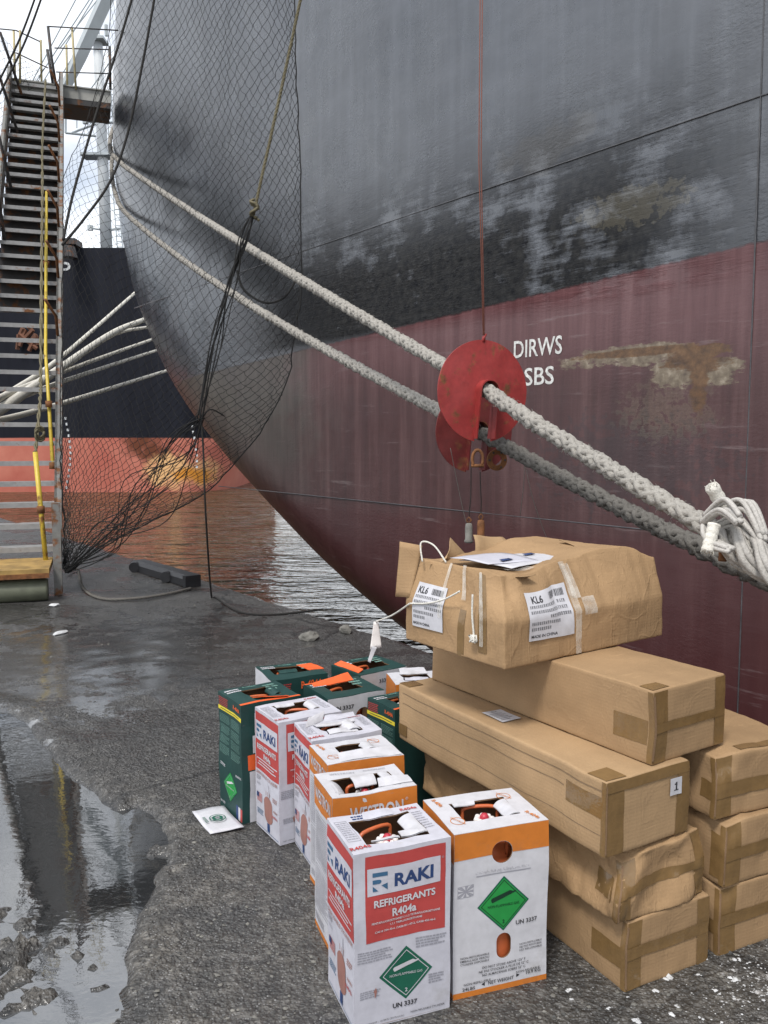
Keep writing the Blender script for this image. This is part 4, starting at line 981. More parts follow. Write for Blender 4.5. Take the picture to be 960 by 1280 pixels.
endtape(ct, .055, .045, (.085, .11), 0, 0, side=[('left', ct.d - .13, .05, ct.d - .02, .115), ('top', .004, .006, .07, .05), ('top', .14, ct.d - .05, .30, ct.d - .004), ('left', .004, .15, .09, .19)]); ct.end_seam(.097)
rb = Carton('carton', 'bottom brown carton of the right stack, standing on the ground at the photo edge', .922, 2.205, 0, r_(25), .34, .9, .2, 5, .004, rnd=.005, dents=[((0, 0, .2), .08, (.012, .012, -.01))])
endtape(rb, .06, .05, (.085, .12), side=[('left', rb.d - .06, .06, rb.d - .002, .10)]); rb.end_seam(.105)
rm = Carton('carton', 'middle brown carton of the right stack, shiny tape across its end', .930, 2.205, .2, r_(25.5), .34, .9, .183, 6, .004, rnd=.006, step=.014, crump=.0025, dents=[((0, 0, .18), .09, (.014, .01, -.012))])
endtape(rm, .06, .05, (.075, .11), side=[('left', rm.d - .05, .02, rm.d - .002, .15)]); rm.end_seam(.095)
rt = Carton('carton', 'top brown carton of the right stack, tucked under the slanted carton', .905, 2.222, .386, r_(23.5), .34, .9, .18, 7, .004, rnd=.006, step=.014, crump=.002, dents=[((0, .0, .18), .1, (.016, .016, -.012)), ((0, .05, .1), .09, (.01, 0, 0))])
endtape(rt, .06, .05, (.06, .10), side=[('left', rt.d - .06, .05, rt.d - .002, .10), ('top', .1, .01, .3, .04)]); rt.end_seam(.088)
KW, KD, KH = .72, .46, .275
def kshape(q):
    x, y, z = q; t = max(0, min(1, (z - .135) / (KH - .135))); front = max(0, 1 - y / .30); left = max(0, 1 - x / .30)
    rise = .026 * math.exp(-((x - .47) / .09) ** 2) + .018 * math.exp(-((x - .60) / .07) ** 2) - .012 * sstep(.62, .74, x) - .020 * math.exp(-((x - .10) / .14) ** 2)
    dip = -.03 * math.exp(-((x - .3) / .2) ** 2 - ((y - .25) / .16) ** 2)
    fold = .010 * (.5 - min(1, abs(math.sin(x * 33 + 1.5 * math.sin(x * 19) + y * 6)) * 2.2)) * sstep(.09, .2, z) * front
    return Vector((x + t * .05 * left, y + t * (.085 - .045 * sstep(.45, .72, x)) * front + fold * .6, z + t * (rise + dip) + .006 * math.sin(x * 23 + 1) * t * front))
kl = Carton('carton', 'battered KL6 carton with torn top flaps lying on top of the whole stack', .340, 2.325, .778, r_(35.7), KW, KD, KH, 8, .003, rnd=.004, mat='card_crumpled', shape=kshape, step=.011, crump=.0015,
            dents=[((0, 0, .24), .10, (.03, .03, -.02)), ((.25, 0, .17), .08, (0, .012, 0)), ((.55, 0, .14), .14, (0, -.008, 0)), ((0, .2, .18), .10, (.016, 0, 0)), ((0, .38, .1), .12, (-.006, 0, 0))])
def kl6(q, t, w, h):
    t('KL6', w * .25, h * .84, h * .16, .025)
    x = w * .05 # serifs of the stamped letters
    rng = random.Random(4); a = w * .56
    while a < w * .92:
        b_ = a + rng.choice((.0012, .002, .003)); q(a, h * .78, b_, h * .92); a = b_ + rng.choice((.0012, .002))
    for k, (v, e0, e1) in enumerate(((.66, .05, .9), (.545, .05, .92), (.43, .45, .95), (.31, .05, .7), (.20, .05, .45))):
        a = w * e0
        while a < w * e1:
            l = rng.choice((.005, .0075, .006)); 
            for dv in (0, .0035, .007): q(a, h * v + dv, min(a + l, w * .96), h * v + dv + .0012)
            q(a + l * .4, h * v, a + l * .4 + .0012, h * v + .0085); a += l + .0022
    t('MADE IN CHINA', w * .33, h * .085, h * .06, .02, 1, w * .56)
kl.label('front', .095, .068, .285, .215, kl6); kl.label('left', .045, .055, .19, .20, kl6)
kl.tapes([('left', .255, .0, .285, .14), ('left', .35, .03, .385, .26)], 'tape')
kl.tapes([('front', .29, .004, .315, KH - .004), ('front', .33, .12, .385, .17)], 'film', 'clear_strap', .006)
kl.tapes([('left', .36, .05, .375, KH - .01), ('left', .17, .1, .185, KH), ('left', .255, .17, .275, KH)], 'film', 'clear_strap', .006)
kl.tapes([('top', .06, .02, .20, .13), ('front', .30, .17, .33, KH - .01)], 'film', 'clear_strap', .007)
def sheet(parent, name, mat, pts, wob=.004, thick=.0025, n=8):   # a bent panel through four corners, with thickness
    a, b_, c, d_ = [Vector(p) for p in pts]; top = []; nrm = (b_ - a).cross(d_ - a).normalized()
    for j in range(n + 1):
        for i in range(n + 1):
            u, v = i / n, j / n; p = a.lerp(b_, u).lerp(d_.lerp(c, u), v); top.append(p + nrm * (wob * noise.noise(p * 14 + Vector((7, 0, 3))) + wob * 1.2 * math.sin(v * 2.6)))
    k = len(top); vs = top + [p - nrm * thick for p in top]; fs = []
    for j in range(n):
        for i in range(n): q = j * (n + 1) + i; fs.append((q, q + 1, q + n + 2, q + n + 1)); fs.append((k + q, k + q + n + 1, k + q + n + 2, k + q + 1))
    for i in range(n):
        for (q, q2) in ((i, i + 1), (n * (n + 1) + i + 1, n * (n + 1) + i), ((i + 1) * (n + 1), i * (n + 1)), (i * (n + 1) + n, (i + 1) * (n + 1) + n)): fs.append((q, k + q, k + q2, q2))
    return mk(name, vs, fs, M[mat], parent, smooth=True)
sheet(kl.t, 'torn_flap', 'card', [(.0, KD - .02, .14), (-.03, KD + .02, .14), (-.005, KD + .03, .318), (.05, KD - .02, .305)], .008)
sheet(kl.t, 'torn_flap', 'card_light', [(.03, KD - .08, .25), (.28, KD + .02, .25), (.22, KD + .04, .315), (.12, KD - .06, .265)], .008)
sheet(kl.t, 'torn_flap', 'card', [(.50, .12, .27), (KW - .01, .10, .225), (KW + .005, .24, .255), (.54, .30, .30)], .006)
sheet(kl.t, 'torn_flap', 'card_light', [(.28, KD - .02, .25), (.46, KD - .02, .26), (.44, KD + .02, .30), (.30, KD + .02, .315)], .01)
sheet(kl.t, 'peeled_paper', 'card_light', [(.115, .055, .252), (.17, .05, .25), (.15, .085, .225), (.11, .09, .235)], .006)
kl_sh = sheet(kl.t, 'paper_sheet', 'white', [(.15, .13, .262), (.42, .13, .272), (.46, .36, .262), (.12, .34, .262)], .003, .001)
sheet(kl.t, 'paper_sheet', 'lav', [(.12, .20, .268), (.30, .16, .268), (.33, .36, .268), (.10, .36, .270)], .003, .001)
for (a, c) in ((.18, .2), (.33, .25)): sheet(kl.t, 'paper_print', 'navy', [(a, c, .2735), (a + .05, c + .005, .2735), (a + .055, c + .03, .2735), (a + .01, c + .026, .2735)], .0, .0005, 2)
b = MB()
for pts in (((.02, .40, .26), (.03, .42, .318), (.05, .38, .312), (.06, .33, .262)), ((-.012, .18, .20), (-.014, .25, .165), (-.014, .33, .14), (-.014, .42, .125)), ((-.015, .12, .20), (-.016, .12, .14), (-.014, .115, .085), (-.02, .11, .06))):
    b.tube(catmull(pts, 8), .003, 5)
b.tube([Vector((-.016 + .006 * math.sin(a), .115 + .012 * math.cos(a * 1.3), .07 + .012 * math.sin(a * 1.7))) for a in range(24)], .0028, 5)
b.build('tie_string', M['string'], kl.t, True)
KM = Matrix.Translation((.340, 2.325, .778)) @ Matrix.Rotation(r_(35.7), 4, 'Z')
ps = KM @ Vector((-.014, .42, .125)); pe = P(470, 777, 2.95)
b = MB(); b.tube(catmull([ps, ps.lerp(pe, .5) + Vector((0, 0, -.01)), pe], 8), .003, 5); 
t = thing('string_tag', 'white string with a dangling clear tape tag pulled out of the KL6 carton', 'string tag', pe)
b2 = MB(); b2.tube([p - pe for p in catmull([ps, ps.lerp(pe, .5) + Vector((0, 0, -.008)), pe], 8)], .003, 5); b2.build('string', M['string'], t, True)
sheet(t, 'tape_tag', 'valve', [(-.008, 0, 0), (.008, 0, 0), (.02, .0, -.095), (-.022, .01, -.105)], .006, .0012); sheet(t, 'paper_end', 'white', [(-.014, .004, -.09), (.004, .004, -.095), (-.02, .0, -.15), (-.03, .0, -.145)], .003, .0008)

# ------------------------------------------------------------------ refrigerant boxes
def flat_panel(outer, holes, step):
    bm = bmesh.new(); es = []
    for lp in [outer] + holes:
        vv = [bm.verts.new((x, y, 0)) for x, y in lp]; es += [bm.edges.new((vv[i], vv[(i + 1) % len(vv)])) for i in range(len(vv))]
    bmesh.ops.triangle_fill(bm, edges=es, use_beauty=True, normal=(0, 0, 1))
    x0 = min(p[0] for p in outer); x1 = max(p[0] for p in outer); y0 = min(p[1] for p in outer); y1 = max(p[1] for p in outer)
    for lo, hi, no in ((x0, x1, (1, 0, 0)), (y0, y1, (0, 1, 0))):
        n = max(1, round((hi - lo) / step))
        for k in range(1, n):
            c = lo + (hi - lo) * k / n; bmesh.ops.bisect_plane(bm, geom=bm.verts[:] + bm.edges[:] + bm.faces[:], plane_co=[c * q for q in no], plane_no=no)
    bm.verts.index_update(); V = [(v.co.x, v.co.y) for v in bm.verts]; F = []
    for f in bm.faces:
        ids = [v.index for v in f.verts]
        if f.normal.z < 0: ids.reverse()
        F.append(ids)
    bm.free(); return V, F
class Box:
    def __init__(s, label, x, y, yaw, w, d, h, seed, mats, hole, group, front_holes=(), lean=(0, 0), amp=.0045, cat='refrigerant box'):
        s.w, s.d, s.h, s.seed, s.lean, s.amp = w, d, h, seed, lean, amp
        s.t = thing('refrigerant_box', label, cat, (x, y, 0), yaw, group); s.pr = MB(); s.mats = []; s.M = Matrix.Translation((x, y, 0)) @ Matrix.Rotation(yaw, 4, 'Z')
        b = MB(); T = .004; hs = {'front': list(front_holes), 'top': [hole]}
        for face, (a, c) in dict(front=(w, h), left=(d, h), back=(w, h), right=(d, h), top=(w, d)).items():
            V, F = flat_panel([(0, 0), (a, 0), (a, c), (0, c)], hs.get(face, []), .04)
            b.add([s.on(face, u, v, 0) for u, v in V], F, mats.index(s_face(mats, face)))
            V2 = [(min(max(u, T), a - T), min(max(v, T if face == 'top' else 0), c - T)) for u, v in V]
            b.add([s.on(face, u, v, -T) for u, v in V2], [list(reversed(f)) for f in F], len(mats))
            for lp in hs.get(face, []):
                n = len(lp); o = [s.on(face, u, v, 0) for u, v in lp]; q = [s.on(face, u, v, -T) for u, v in lp]
                b.add(o + q, [(i, (i + 1) % n, n + (i + 1) % n, n + i) for i in range(n)], len(mats))
        b.add([s.on('top', 0, 0, -h + .004), s.on('top', w, 0, -h + .004), s.on('top', w, d, -h + .004), s.on('top', 0, d, -h + .004)], [(0, 1, 2, 3)], len(mats))
        b.build('carton_body', [M[m] for m in mats] + [M['card_in']], s.t)
    def on(s, face, u, v, e):
        w, d, h = s.w, s.d, s.h
        p = Vector({'front': (u, -e, v), 'left': (-e, d - u, v), 'top': (u, v, h + e), 'right': (w + e, u, v), 'back': (w - u, d + e, v)}[face])
        return s.deform(p)
    def deform(s, p):
        k = min(1, p.z / .1); n = noise.noise_vector(p * 6 + Vector((s.seed * 3.1, 0, 0))) * s.amp + noise.noise_vector(p * 15 + Vector((0, s.seed * 2.3, 0))) * s.amp * .4
        return Vector((p.x + n.x * (.3 + .7 * k) + s.lean[0] * p.z, p.y + n.y * (.3 + .7 * k) + s.lean[1] * p.z, p.z + n.z * k * 1.2))
    def mi(s, m):
        if m not in s.mats: s.mats.append(m)
        return s.mats.index(m)
    def poly(s, face, pts, m, e=.0008):
        V, F = flat_panel(pts, [], .035); s.pr.add([s.on(face, u, v, e) for u, v in V], F, s.mi(m))
    def holed(s, face, pts, holes, m, e=.0008):
        V, F = flat_panel(pts, holes, .035); s.pr.add([s.on(face, u, v, e) for u, v in V], F, s.mi(m))
    def rect(s, face, u0, v0, u1, v1, m, e=.0008): s.poly(face, [(u0, v0), (u1, v0), (u1, v1), (u0, v1)], m, e)
    def text(s, face, body, u, v, hgt, m, wid=None, bold=.02, e=.0024, rot=0, wrap=None):
        vs, fs, tw, th = text2d(body, bold)
        if not fs: return
        k = hgt / th; kx = wid / tw if wid else k; cr, sr = math.cos(rot), math.sin(rot)
        s.pr.add([s.on(face, u + x * kx * cr - y * k * sr, v + x * kx * sr + y * k * cr, e) for x, y in vs], fs, s.mi(m))
    def fine(s, face, u0, v0, u1, v1, n, m, e=.0012, seed=0, hg=.55, gap=.0012, rot=0):
        rng = random.Random(seed + s.seed); dv = (v1 - v0) / n; cr, sr = math.cos(rot), math.sin(rot); uc, vc = (u0 + u1) / 2, (v0 + v1) / 2
        for k in range(n):
            v = v1 - dv * (k + .5); u = u0; end = u1 - (u1 - u0) * rng.uniform(0, .3) * (1 if k % 3 == 2 else .3)
            while u < end:
                l = min(rng.uniform(.004, .012), end - u); q = []
                for (a, c) in ((u, v - dv * hg / 2), (u + l, v - dv * hg / 2), (u + l, v + dv * hg / 2), (u, v + dv * hg / 2)):
                    a -= uc; c -= vc; q.append(s.on(face, uc + a * cr - c * sr, vc + a * sr + c * cr, e))
                s.pr.add(q, [(0, 1, 2, 3)], s.mi(m)); u += l + gap + rng.uniform(0, .001)
    def diamond(s, face, u, v, r, style):
        A, B, Cc = dict(raki=('dgreen', 'white', 'white'), west=('lgreen', 'dark', 'dark'), green=('lgreen', 'paleg', 'white'))[style]
        dm = lambda q: [(u, v - q), (u + q, v), (u, v + q), (u - q, v)]
        if style == 'west': s.poly(face, dm(r), 'dgreen', .0008); s.poly(face, dm(r * .93), A, .0013); 
        else: s.poly(face, dm(r), A, .0008)
        s.holed(face, dm(r * .87), [dm(r * .835)], B, .0019)
        q = [(-.5, .10), (-.46, .04), (.28, .29), (.36, .32), (.5, .36), (.49, .42), (.36, .39), (.3, .42), (.24, .44), (-.46, .22), (-.52, .17)]
        s.poly(face, [(u + a * r * .95, v + c * r * .95 + .05 * r) for a, c in q], Cc, .0020)
        s.text(face, 'NON-FLAMMABLE GAS', u, v - r * .04, r * .095, Cc, r * 1.22, .0); s.text(face, '2', u, v - r * .64, r * .14, Cc)
    def flap(s, p0, p1, dirv, length, bend, m='white', up=0.0, curl=0.0, name='flap', inner='white', sink=0.0):
        """a torn flap hinged on the top panel between (u, v) points p0 and p1; bend per step in radians (positive lifts)."""
        n = 7; vs = []; a = up; d = Vector((*dirv, 0)).normalized(); ps = Vector((0, 0, 0))
        A = Vector((*p0, s.h + .0016 - sink)); B = Vector((*p1, s.h + .0016 - sink))
        rowz = []
        for k in range(n + 1):
            for q in range(6):
                t = q / 5; sh = 1 - .18 * abs(t - .5) * k / n
                p = A.lerp(B, .5 + (t - .5) * (1 - .08 * k / n)) + ps; p.z += curl * (t - .5) * k / n + .003 * noise.noise(p * 30); vs.append(s.deform(p))
            ps = ps + (d * math.cos(a) + Vector((0, 0, math.sin(a)))) * (length / n); a += bend / n
        N_ = len(vs); fs = []; nrm = Vector((0, 0, -.0028)); vs2 = vs + [v + nrm for v in vs]
        for k in range(n):
            for q in range(5): i = k * 6 + q; fs.append((i, i + 1, i + 7, i + 6)); fs.append((N_ + i, N_ + i + 6, N_ + i + 7, N_ + i + 1))
        for q in range(5): i = n * 6 + q; fs.append((i, i + 1, N_ + i + 1, N_ + i))
        for k in range(n):
            for q in (0, 5): i = k * 6 + q; fs.append((i, i + 6, N_ + i + 6, N_ + i))
        mk(name, vs2, fs, [M[m], M[inner]], s.t, [0] * len(fs))
    def done(s):
        if s.pr.v: s.pr.build('printing', [M[m] for m in s.mats], s.t)
def s_face(mats, face):
    return mats[0]
def circ(u, v, r, n=28): return [(u + r * math.cos(2 * math.pi * k / n), v + r * math.sin(2 * math.pi * k / n)) for k in range(n)]
def slot(u, v, hw, hh, n=10):
    return [(u + hw * math.cos(math.pi * k / n), v + hh - hw + hw * math.sin(math.pi * k / n)) for k in range(n + 1)] + [(u + hw * math.cos(math.pi + math.pi * k / n), v - hh + hw + hw * math.sin(math.pi + math.pi * k / n)) for k in range(n + 1)]
def torn(u0, v0, u1, v1, j=.006, seed=0):
    rng = random.Random(seed); pts = []
    for (a, b_) in (((u0, v0), (u1, v0)), ((u1, v0), (u1, v1)), ((u1, v1), (u0, v1)), ((u0, v1), (u0, v0))):
        for k in range(4):
            t = k / 4; pts.append((lerp(a[0], b_[0], t) + rng.uniform(-j, j), lerp(a[1], b_[1], t) + rng.uniform(-j, j)))
    return pts
GRP = 'boxed gas cylinders on the quay'
def cylinder(B, label, rot=0, lift=0.0, tall=0.0):
    t = thing('gas_cylinder', label, 'gas cylinder', B.M @ Vector((B.w / 2, B.d / 2, .006)), B.t.rotation_euler.z + rot, 'cylinders inside the boxes')
    r = min(B.w, B.d) * .5 - .012; H = .335 + tall
    b = MB(); b.lathe([(0, 0), (r * .7, 0), (r * .96, .03), (r, .06), (r, H - .06), (r * .95, H - .03), (r * .78, H - .008), (r * .45, H + .008), (0, H + .012)], 28); b.build('shell', M['cyl'], t, True)
    for a in (-1, 1):
        b = MB(); hw = r * .52; y = a * r * .5; pts = [(-hw, y, H - .01), (-hw, y * 1.05, H + .055), (-hw * .8, y * 1.08, H + .082), (hw * .8, y * 1.08, H + .082), (hw, y * 1.05, H + .055), (hw, y, H - .01)]
        b.tube(catmull(pts, 4), .0055, 8); b.build('handle', M['cyl'], t, True)
    b = MB(); b.lathe([(.022, H + .005), (.022, H + .02), (.014, H + .025), (.014, H + .045), (.027, H + .05), (.03, H + .056), (.027, H + .064), (.024, H + .07), (0, H + .072)], 16)
    for k in range(8): q = 2 * math.pi * k / 8; b.lathe([(.0, H + .079), (.006, H + .078), (.0085, H + .072), (.0085, H + .055), (0, H + .05)], 8, 0, Matrix.Translation((.021 * math.cos(q), .021 * math.sin(q), 0)))
    b.build('valve', M['valve'], t, True)
    b = MB()
    b.lathe([(0, H + .089), (.008, H + .087), (.0125, H + .08), (.013, H + .07)], 10); b.build('valve_cap', M['cap'], t, True)
    return t
def raki_logo(B, face, u, v, k):   # the cut-out R mark, about 1k wide and 1.15k high
    P_ = lambda pts: [(u + a * k, v + c * k * 1.15) for a, c in pts]
    B.poly(face, P_([(-.5, .28), (.5, .28), (.5, .5), (-.5, .5)]), 'teal', .0026)
    B.poly(face, P_([(-.5, -.1), (-.05, -.1), (.06, -.06), (.1, .02), (.04, .09), (-.08, .12), (-.5, .12)]), 'teal', .0026)
    B.poly(face, P_([(-.5, -.5), (-.14, -.5), (-.5, -.2)]), 'teal', .0026)
    B.poly(face, P_([(.5, -.5), (.5, -.12), (.08, -.22)]), 'teal', .0026)
def raki_front(B, f='front'):
    w, h = (B.w, B.h) if f in ('front', 'back') else (B.d, B.h)
    q = w / .25
    B.rect(f, .115 * w, .49 * h, .945 * w, .975 * h, 'red'); B.rect(f, .135 * w, .755 * h, .89 * w, .905 * h, 'lav', .0016)
    raki_logo(B, f, .265 * w, .83 * h, .155 * w); B.text(f, 'RAKI', .615 * w, .825 * h, .034, 'navy', .40 * w, .035); B.text(f, '®', .915 * w, .895 * h, .006, 'grey', None, 0, .0024)
    B.text(f, 'REFRIGERANTS', .52 * w, .706 * h, .0185, 'white', .64 * w, .03); B.text(f, 'R404a', .515 * w, .642 * h, .021, 'white', .255 * w, .03)
    B.text(f, 'PENTAFLUOROETHANE/1,1,1,2 TETRAFLUOROETHANE', .53 * w, .600 * h, .0062, 'white', .72 * w, .02); B.text(f, '1,1,1 TRIFLUOROETHANE', .53 * w, .578 * h, .0062, 'white', .34 * w, .02)
    B.text(f, 'CAS # 354-33-6 ,CAS# 811-97-2, CAS# 420-46-2', .52 * w, .548 * h, .0062, 'white', .64 * w, .02)
    B.fine(f, .03 * w, .375 * h, .40 * w, .445 * h, 5, 'grey', seed=1); B.fine(f, .63 * w, .405 * h, .97 * w, .465 * h, 4, 'grey', seed=2); B.fine(f, .06 * w, .17 * h, .28 * w, .215 * h, 4, 'grey', seed=3); B.fine(f, .76 * w, .18 * h, .93 * w, .24 * h, 4, 'grey', seed=4)
    B.diamond(f, .53 * w, .275 * h, .0685 * q, 'raki'); B.text(f, 'UN 3337', .52 * w, .095 * h, .0125, 'ink', .25 * w, .025)
    B.text(f, 'NON-REUSABLE CYLINDER', .76 * w, .038 * h, .0052, 'ink', .36 * w, .0); B.text(f, 'NET WEIGHT : 10.9KG (24 Pounds)', .28 * w, .028 * h, .0055, 'ink', .46 * w, .0)
    B.poly(f, [(.2 * w, .205 * h), (.225 * w, .225 * h), (.235 * w, .20 * h), (.222 * w, .172 * h), (.212 * w, .165 * h), (.21 * w, .19 * h)], 'brown', .003)
def raki_side(B):
    f = 'left'; w, h = B.d, B.h
    B.rect(f, .03 * w, .50 * h, .985 * w, .975 * h, 'red'); B.rect(f, .05 * w, .755 * h, .95 * w, .905 * h, 'lav', .0016)
    raki_logo(B, f, .19 * w, .83 * h, .2 * w); B.text(f, 'RAKI', .63 * w, .825 * h, .033, 'navy', .5 * w, .035)
    B.text(f, 'REFRIGERANTS', .5 * w, .703 * h, .02, 'white', .78 * w, .03); B.text(f, 'R404a', .52 * w, .64 * h, .02, 'white', .3 * w, .03)
    for k, (a, c) in enumerate(((.08, .93), (.15, .8), (.1, .88))): B.rect(f, a * w, (.595 - .024 * k) * h, c * w, (.595 - .024 * k) * h + .004, 'white', .0016)
    B.text(f, 'DISPOSABLE CYLINDER', .5 * w, .475 * h, .011, 'brown', .88 * w, .01)
    B.fine(f, .06 * w, .41 * h, .24 * w, .45 * h, 3, 'grey', seed=5); B.text(f, '10.9 Kg', .15 * w, .38 * h, .010, 'grey', None, .02)
    n = 20; c = [(.56 * w + .17 * w * max(-1, min(1, 1.25 * math.cos(2 * math.pi * k / n))) , .215 * h + .115 * h * math.sin(2 * math.pi * k / n)) for k in range(n)]
    B.poly(f, c, 'brown', .0012); B.poly(f, [(.5 * w, .33 * h), (.62 * w, .33 * h), (.6 * w, .43 * h), (.52 * w, .42 * h)], 'lav', .0016)
    for q in (.49, .56, .63): B.rect(f, q * w, .335 * h, q * w + .003, .37 * h, 'brown', .0020)
    x0, x1, y0, y1 = .08 * w, .30 * w, .235 * h, .305 * h
    B.rect(f, x0, y0, x1, y1, 'white', .0010)
    for k in range(7): B.rect(f, x0, y0 + (y1 - y0) * (2 * k) / 13, x1, y0 + (y1 - y0) * (2 * k + 1) / 13, 'red', .0018)
    B.rect(f, x0, lerp(y0, y1, .46), lerp(x0, x1, .42), y1, 'navy', .0026)
    B.text(f, 'R404a', .84 * w, .2 * h, .010, 'red', .2 * w, .02); B.fine(f, .76 * w, .32 * h, .94 * w, .36 * h, 3, 'brown', seed=6); B.fine(f, .78 * w, .235 * h, .95 * w, .255 * h, 2, 'brown', seed=8)
    B.fine(f, .06 * w, .12 * h, .34 * w, .17 * h, 4, 'teal', seed=7); B.rect(f, .5 * w, .03 * h, .6 * w, .10 * h, 'navy', .0014); B.rect(f, .05 * w, .02 * h, .95 * w, .024 * h, 'teal', .0014)
def raki_top(B):
    w, d = B.w, B.d; f = 'top'
    B.holed(f, [(.03 * w, .30 * d), (.16 * w, .30 * d), (.16 * w, .85 * d), (.03 * w, .85 * d)], [[(.035 * w, .31 * d), (.155 * w, .31 * d), (.155 * w, .84 * d), (.035 * w, .84 * d)]], 'grey')
    B.fine(f, .04 * w, .33 * d, .15 * w, .82 * d, 9, 'grey', seed=11, hg=.3); B.fine(f, .85 * w, .3 * d, .96 * w, .8 * d, 8, 'grey', seed=12, hg=.3)
    B.text(f, 'R404a', .1 * w, .13 * d, .016, 'red', None, .02, rot=R(6)); B.text(f, 'R404a', .86 * w, .89 * d, .014, 'red', None, .02)
def west_side(B):
    f = 'left'; w, h = B.d, B.h
    B.rect(f, .0, .82 * h, w, h - .001, 'orange'); B.text(f, 'WESTRON', .5 * w, .91 * h, .034, 'white', .84 * w, .02); B.rect(f, 0, 0, w, .032 * h, 'orange')
    for (v0, v1) in ((.45, .79), (.15, .43)):
        B.holed(f, [(.06 * w, v0 * h), (.94 * w, v0 * h), (.94 * w, v1 * h), (.06 * w, v1 * h)], [[(.07 * w, v0 * h + .002), (.93 * w, v0 * h + .002), (.93 * w, v1 * h - .002), (.07 * w, v1 * h - .002)]], 'grey')
        B.fine(f, .1 * w, v0 * h + .008, .9 * w, v1 * h - .006, 22, 'grey', seed=int(v0 * 100), hg=.4)
    B.fine(f, .08 * w, .06 * h, .6 * w, .11 * h, 4, 'grey', seed=31)
def west_top(B):
    w, d = B.w, B.d; f = 'top'
    for (u, v, rt) in ((.1, .83, 80), (.9, .17, 70)): B.text(f, 'R-404a', u * w, v * d, .013, 'orange', None, .02, rot=R(-rt if u > .5 else -rt))
    for (u, v) in ((.14, .3), (.82, .78)):
        B.holed(f, circ(u * w, v * d, .020, 18), [circ(u * w, v * d, .018, 18)], 'orange'); B.text(f, 'WESTRON', u * w, v * d, .007, 'orange', .05, .01, rot=R(-60))
def west_front(B, full=True):
    f = 'front'; w, h = B.w, B.h; C1 = circ(.505 * w, .845 * h, .029); 
    B.holed(f, [(0, .838 * h), (.505 * w - .029, .838 * h)] + [(u, v) for u, v in [(.505 * w + .0292 * math.cos(math.pi - math.pi * k / 16), .838 * h + .0292 * math.sin(math.pi * k / 16) + .004) for k in range(1, 16)]] + [(.505 * w + .029, .838 * h), (w, .838 * h), (w, h - .001), (0, h - .001)], [], 'orange')
    B.rect(f, 0, 0, w, .037 * h, 'orange')
    B.text(f, 'تتوافق مع المواصفات', .5 * w, .744 * h, .010, 'grey', .56 * w, .0); B.rect(f, .23 * w, .722 * h, .8 * w, .722 * h + .0022, 'grey', .0012)
    B.diamond(f, .52 * w, .535 * h, .0735, 'west'); B.text(f, 'UN 3337', .77 * w, .405 * h, .0125, 'ink', .235 * w, .015)
    x0, y0 = .04 * w, .615 * h; uw, uh = .165 * w, .07 * h
    B.rect(f, x0, y0, x0 + uw, y0 + uh, 'grey', .0010)
    for k in range(12):
        a = 2 * math.pi * k / 12 + .2; cx_, cy_ = x0 + uw / 2, y0 + uh / 2
        q = lambda an, s_: (cx_ + max(-.48, min(.48, s_ * math.cos(an))) * uw, cy_ + max(-.48, min(.48, s_ * math.sin(an))) * uh)
        B.poly(f, [q(a, .12), q(a - .13, .8), q(a + .13, .8)], 'white', .0018)
    for k, tx in enumerate(('NON-RETURNABLE', 'EMBALLAGE PERDU', 'CYLINDER DISPOSABLE')): B.text(f, tx, .22 * w, (.245 - .019 * k) * h, .0052, 'ink', .29 * w, .005)
    for k, tx in enumerate(('NON-REFILLABLE', 'NE PAS RENTUBER', 'NO RELLENABLE')): B.text(f, tx, .82 * w, (.26 - .019 * k) * h, .0052, 'ink', .25 * w, .005)
    for k, tx in enumerate(('DO NOT STORE ABOVE 125° F', 'NE PAS STOCKER A PLUS DE 52° C', 'NO ALMACENAR SOBRE 52° C')): B.text(f, tx, .53 * w, (.165 - .023 * k) * h, .0068, 'ink', (.46, .53, .46)[k] * w, .008)
    B.text(f, 'NON-REFILLABLE', .25 * w, .083 * h, .0058, 'ink', .28 * w, .006); B.text(f, 'NON-REUSABLE', .79 * w, .092 * h, .0058, 'ink', .26 * w, .006)
    B.text(f, '24LBS', .16 * w, .055 * h, .0085, 'ink', .13 * w, .012); B.text(f, 'NET WEIGHT', .5 * w, .065 * h, .0095, 'ink', .27 * w, .012); B.text(f, '10.9 KG', .85 * w, .075 * h, .0085, 'ink', .16 * w, .012)
    B.poly(f, [(.295 * w, .062 * h), (.33 * w, .074 * h), (.33 * w, .05 * h)], 'ink'); B.poly(f, [(.70 * w, .070 * h), (.665 * w, .082 * h), (.665 * w, .058 * h)], 'ink')

b1 = Box('white and red RAKI box standing nearest, its front showing the R404a panel', -.072, 1.911, R(21), .254, .212, .446, 1, ['lav'], torn(.048, .036, .215, .175, .004, 1), GRP)
raki_front(b1); raki_side(b1); raki_top(b1); b1.fine('top', .06, .178, .12, .205, 2, 'navy', seed=9)
b1.flap((.214, .05), (.214, .16), (-1, 0), .045, -1.0, 'white', .12); b1.flap((.085, .172), (.17, .174), (.15, 1), .036, -.1, 'lav', .14); b1.flap((.14, .047), (.205, .05), (0, 1), .030, -.3, 'white', .12); b1.flap((.06, .044), (.135, .046), (0, 1), .012, -.5, 'white', .1)
b1.done(); cylinder(b1, 'orange cylinder inside the nearest white and red box', .3)
hf2 = [circ(.505 * .268, .845 * .44, .029), slot(.525 * .268, .275 * .44, .021, .034)]
b2 = Box('white WESTRON box with a complete front: orange top band, round hole and bright green diamond', .176, 2.028, R(18.5), .268, .215, .44, 2, ['white'], torn(.055, .055, .215, .165, .003, 2), GRP, hf2, amp=.003)
west_front(b2); west_side(b2); west_top(b2)
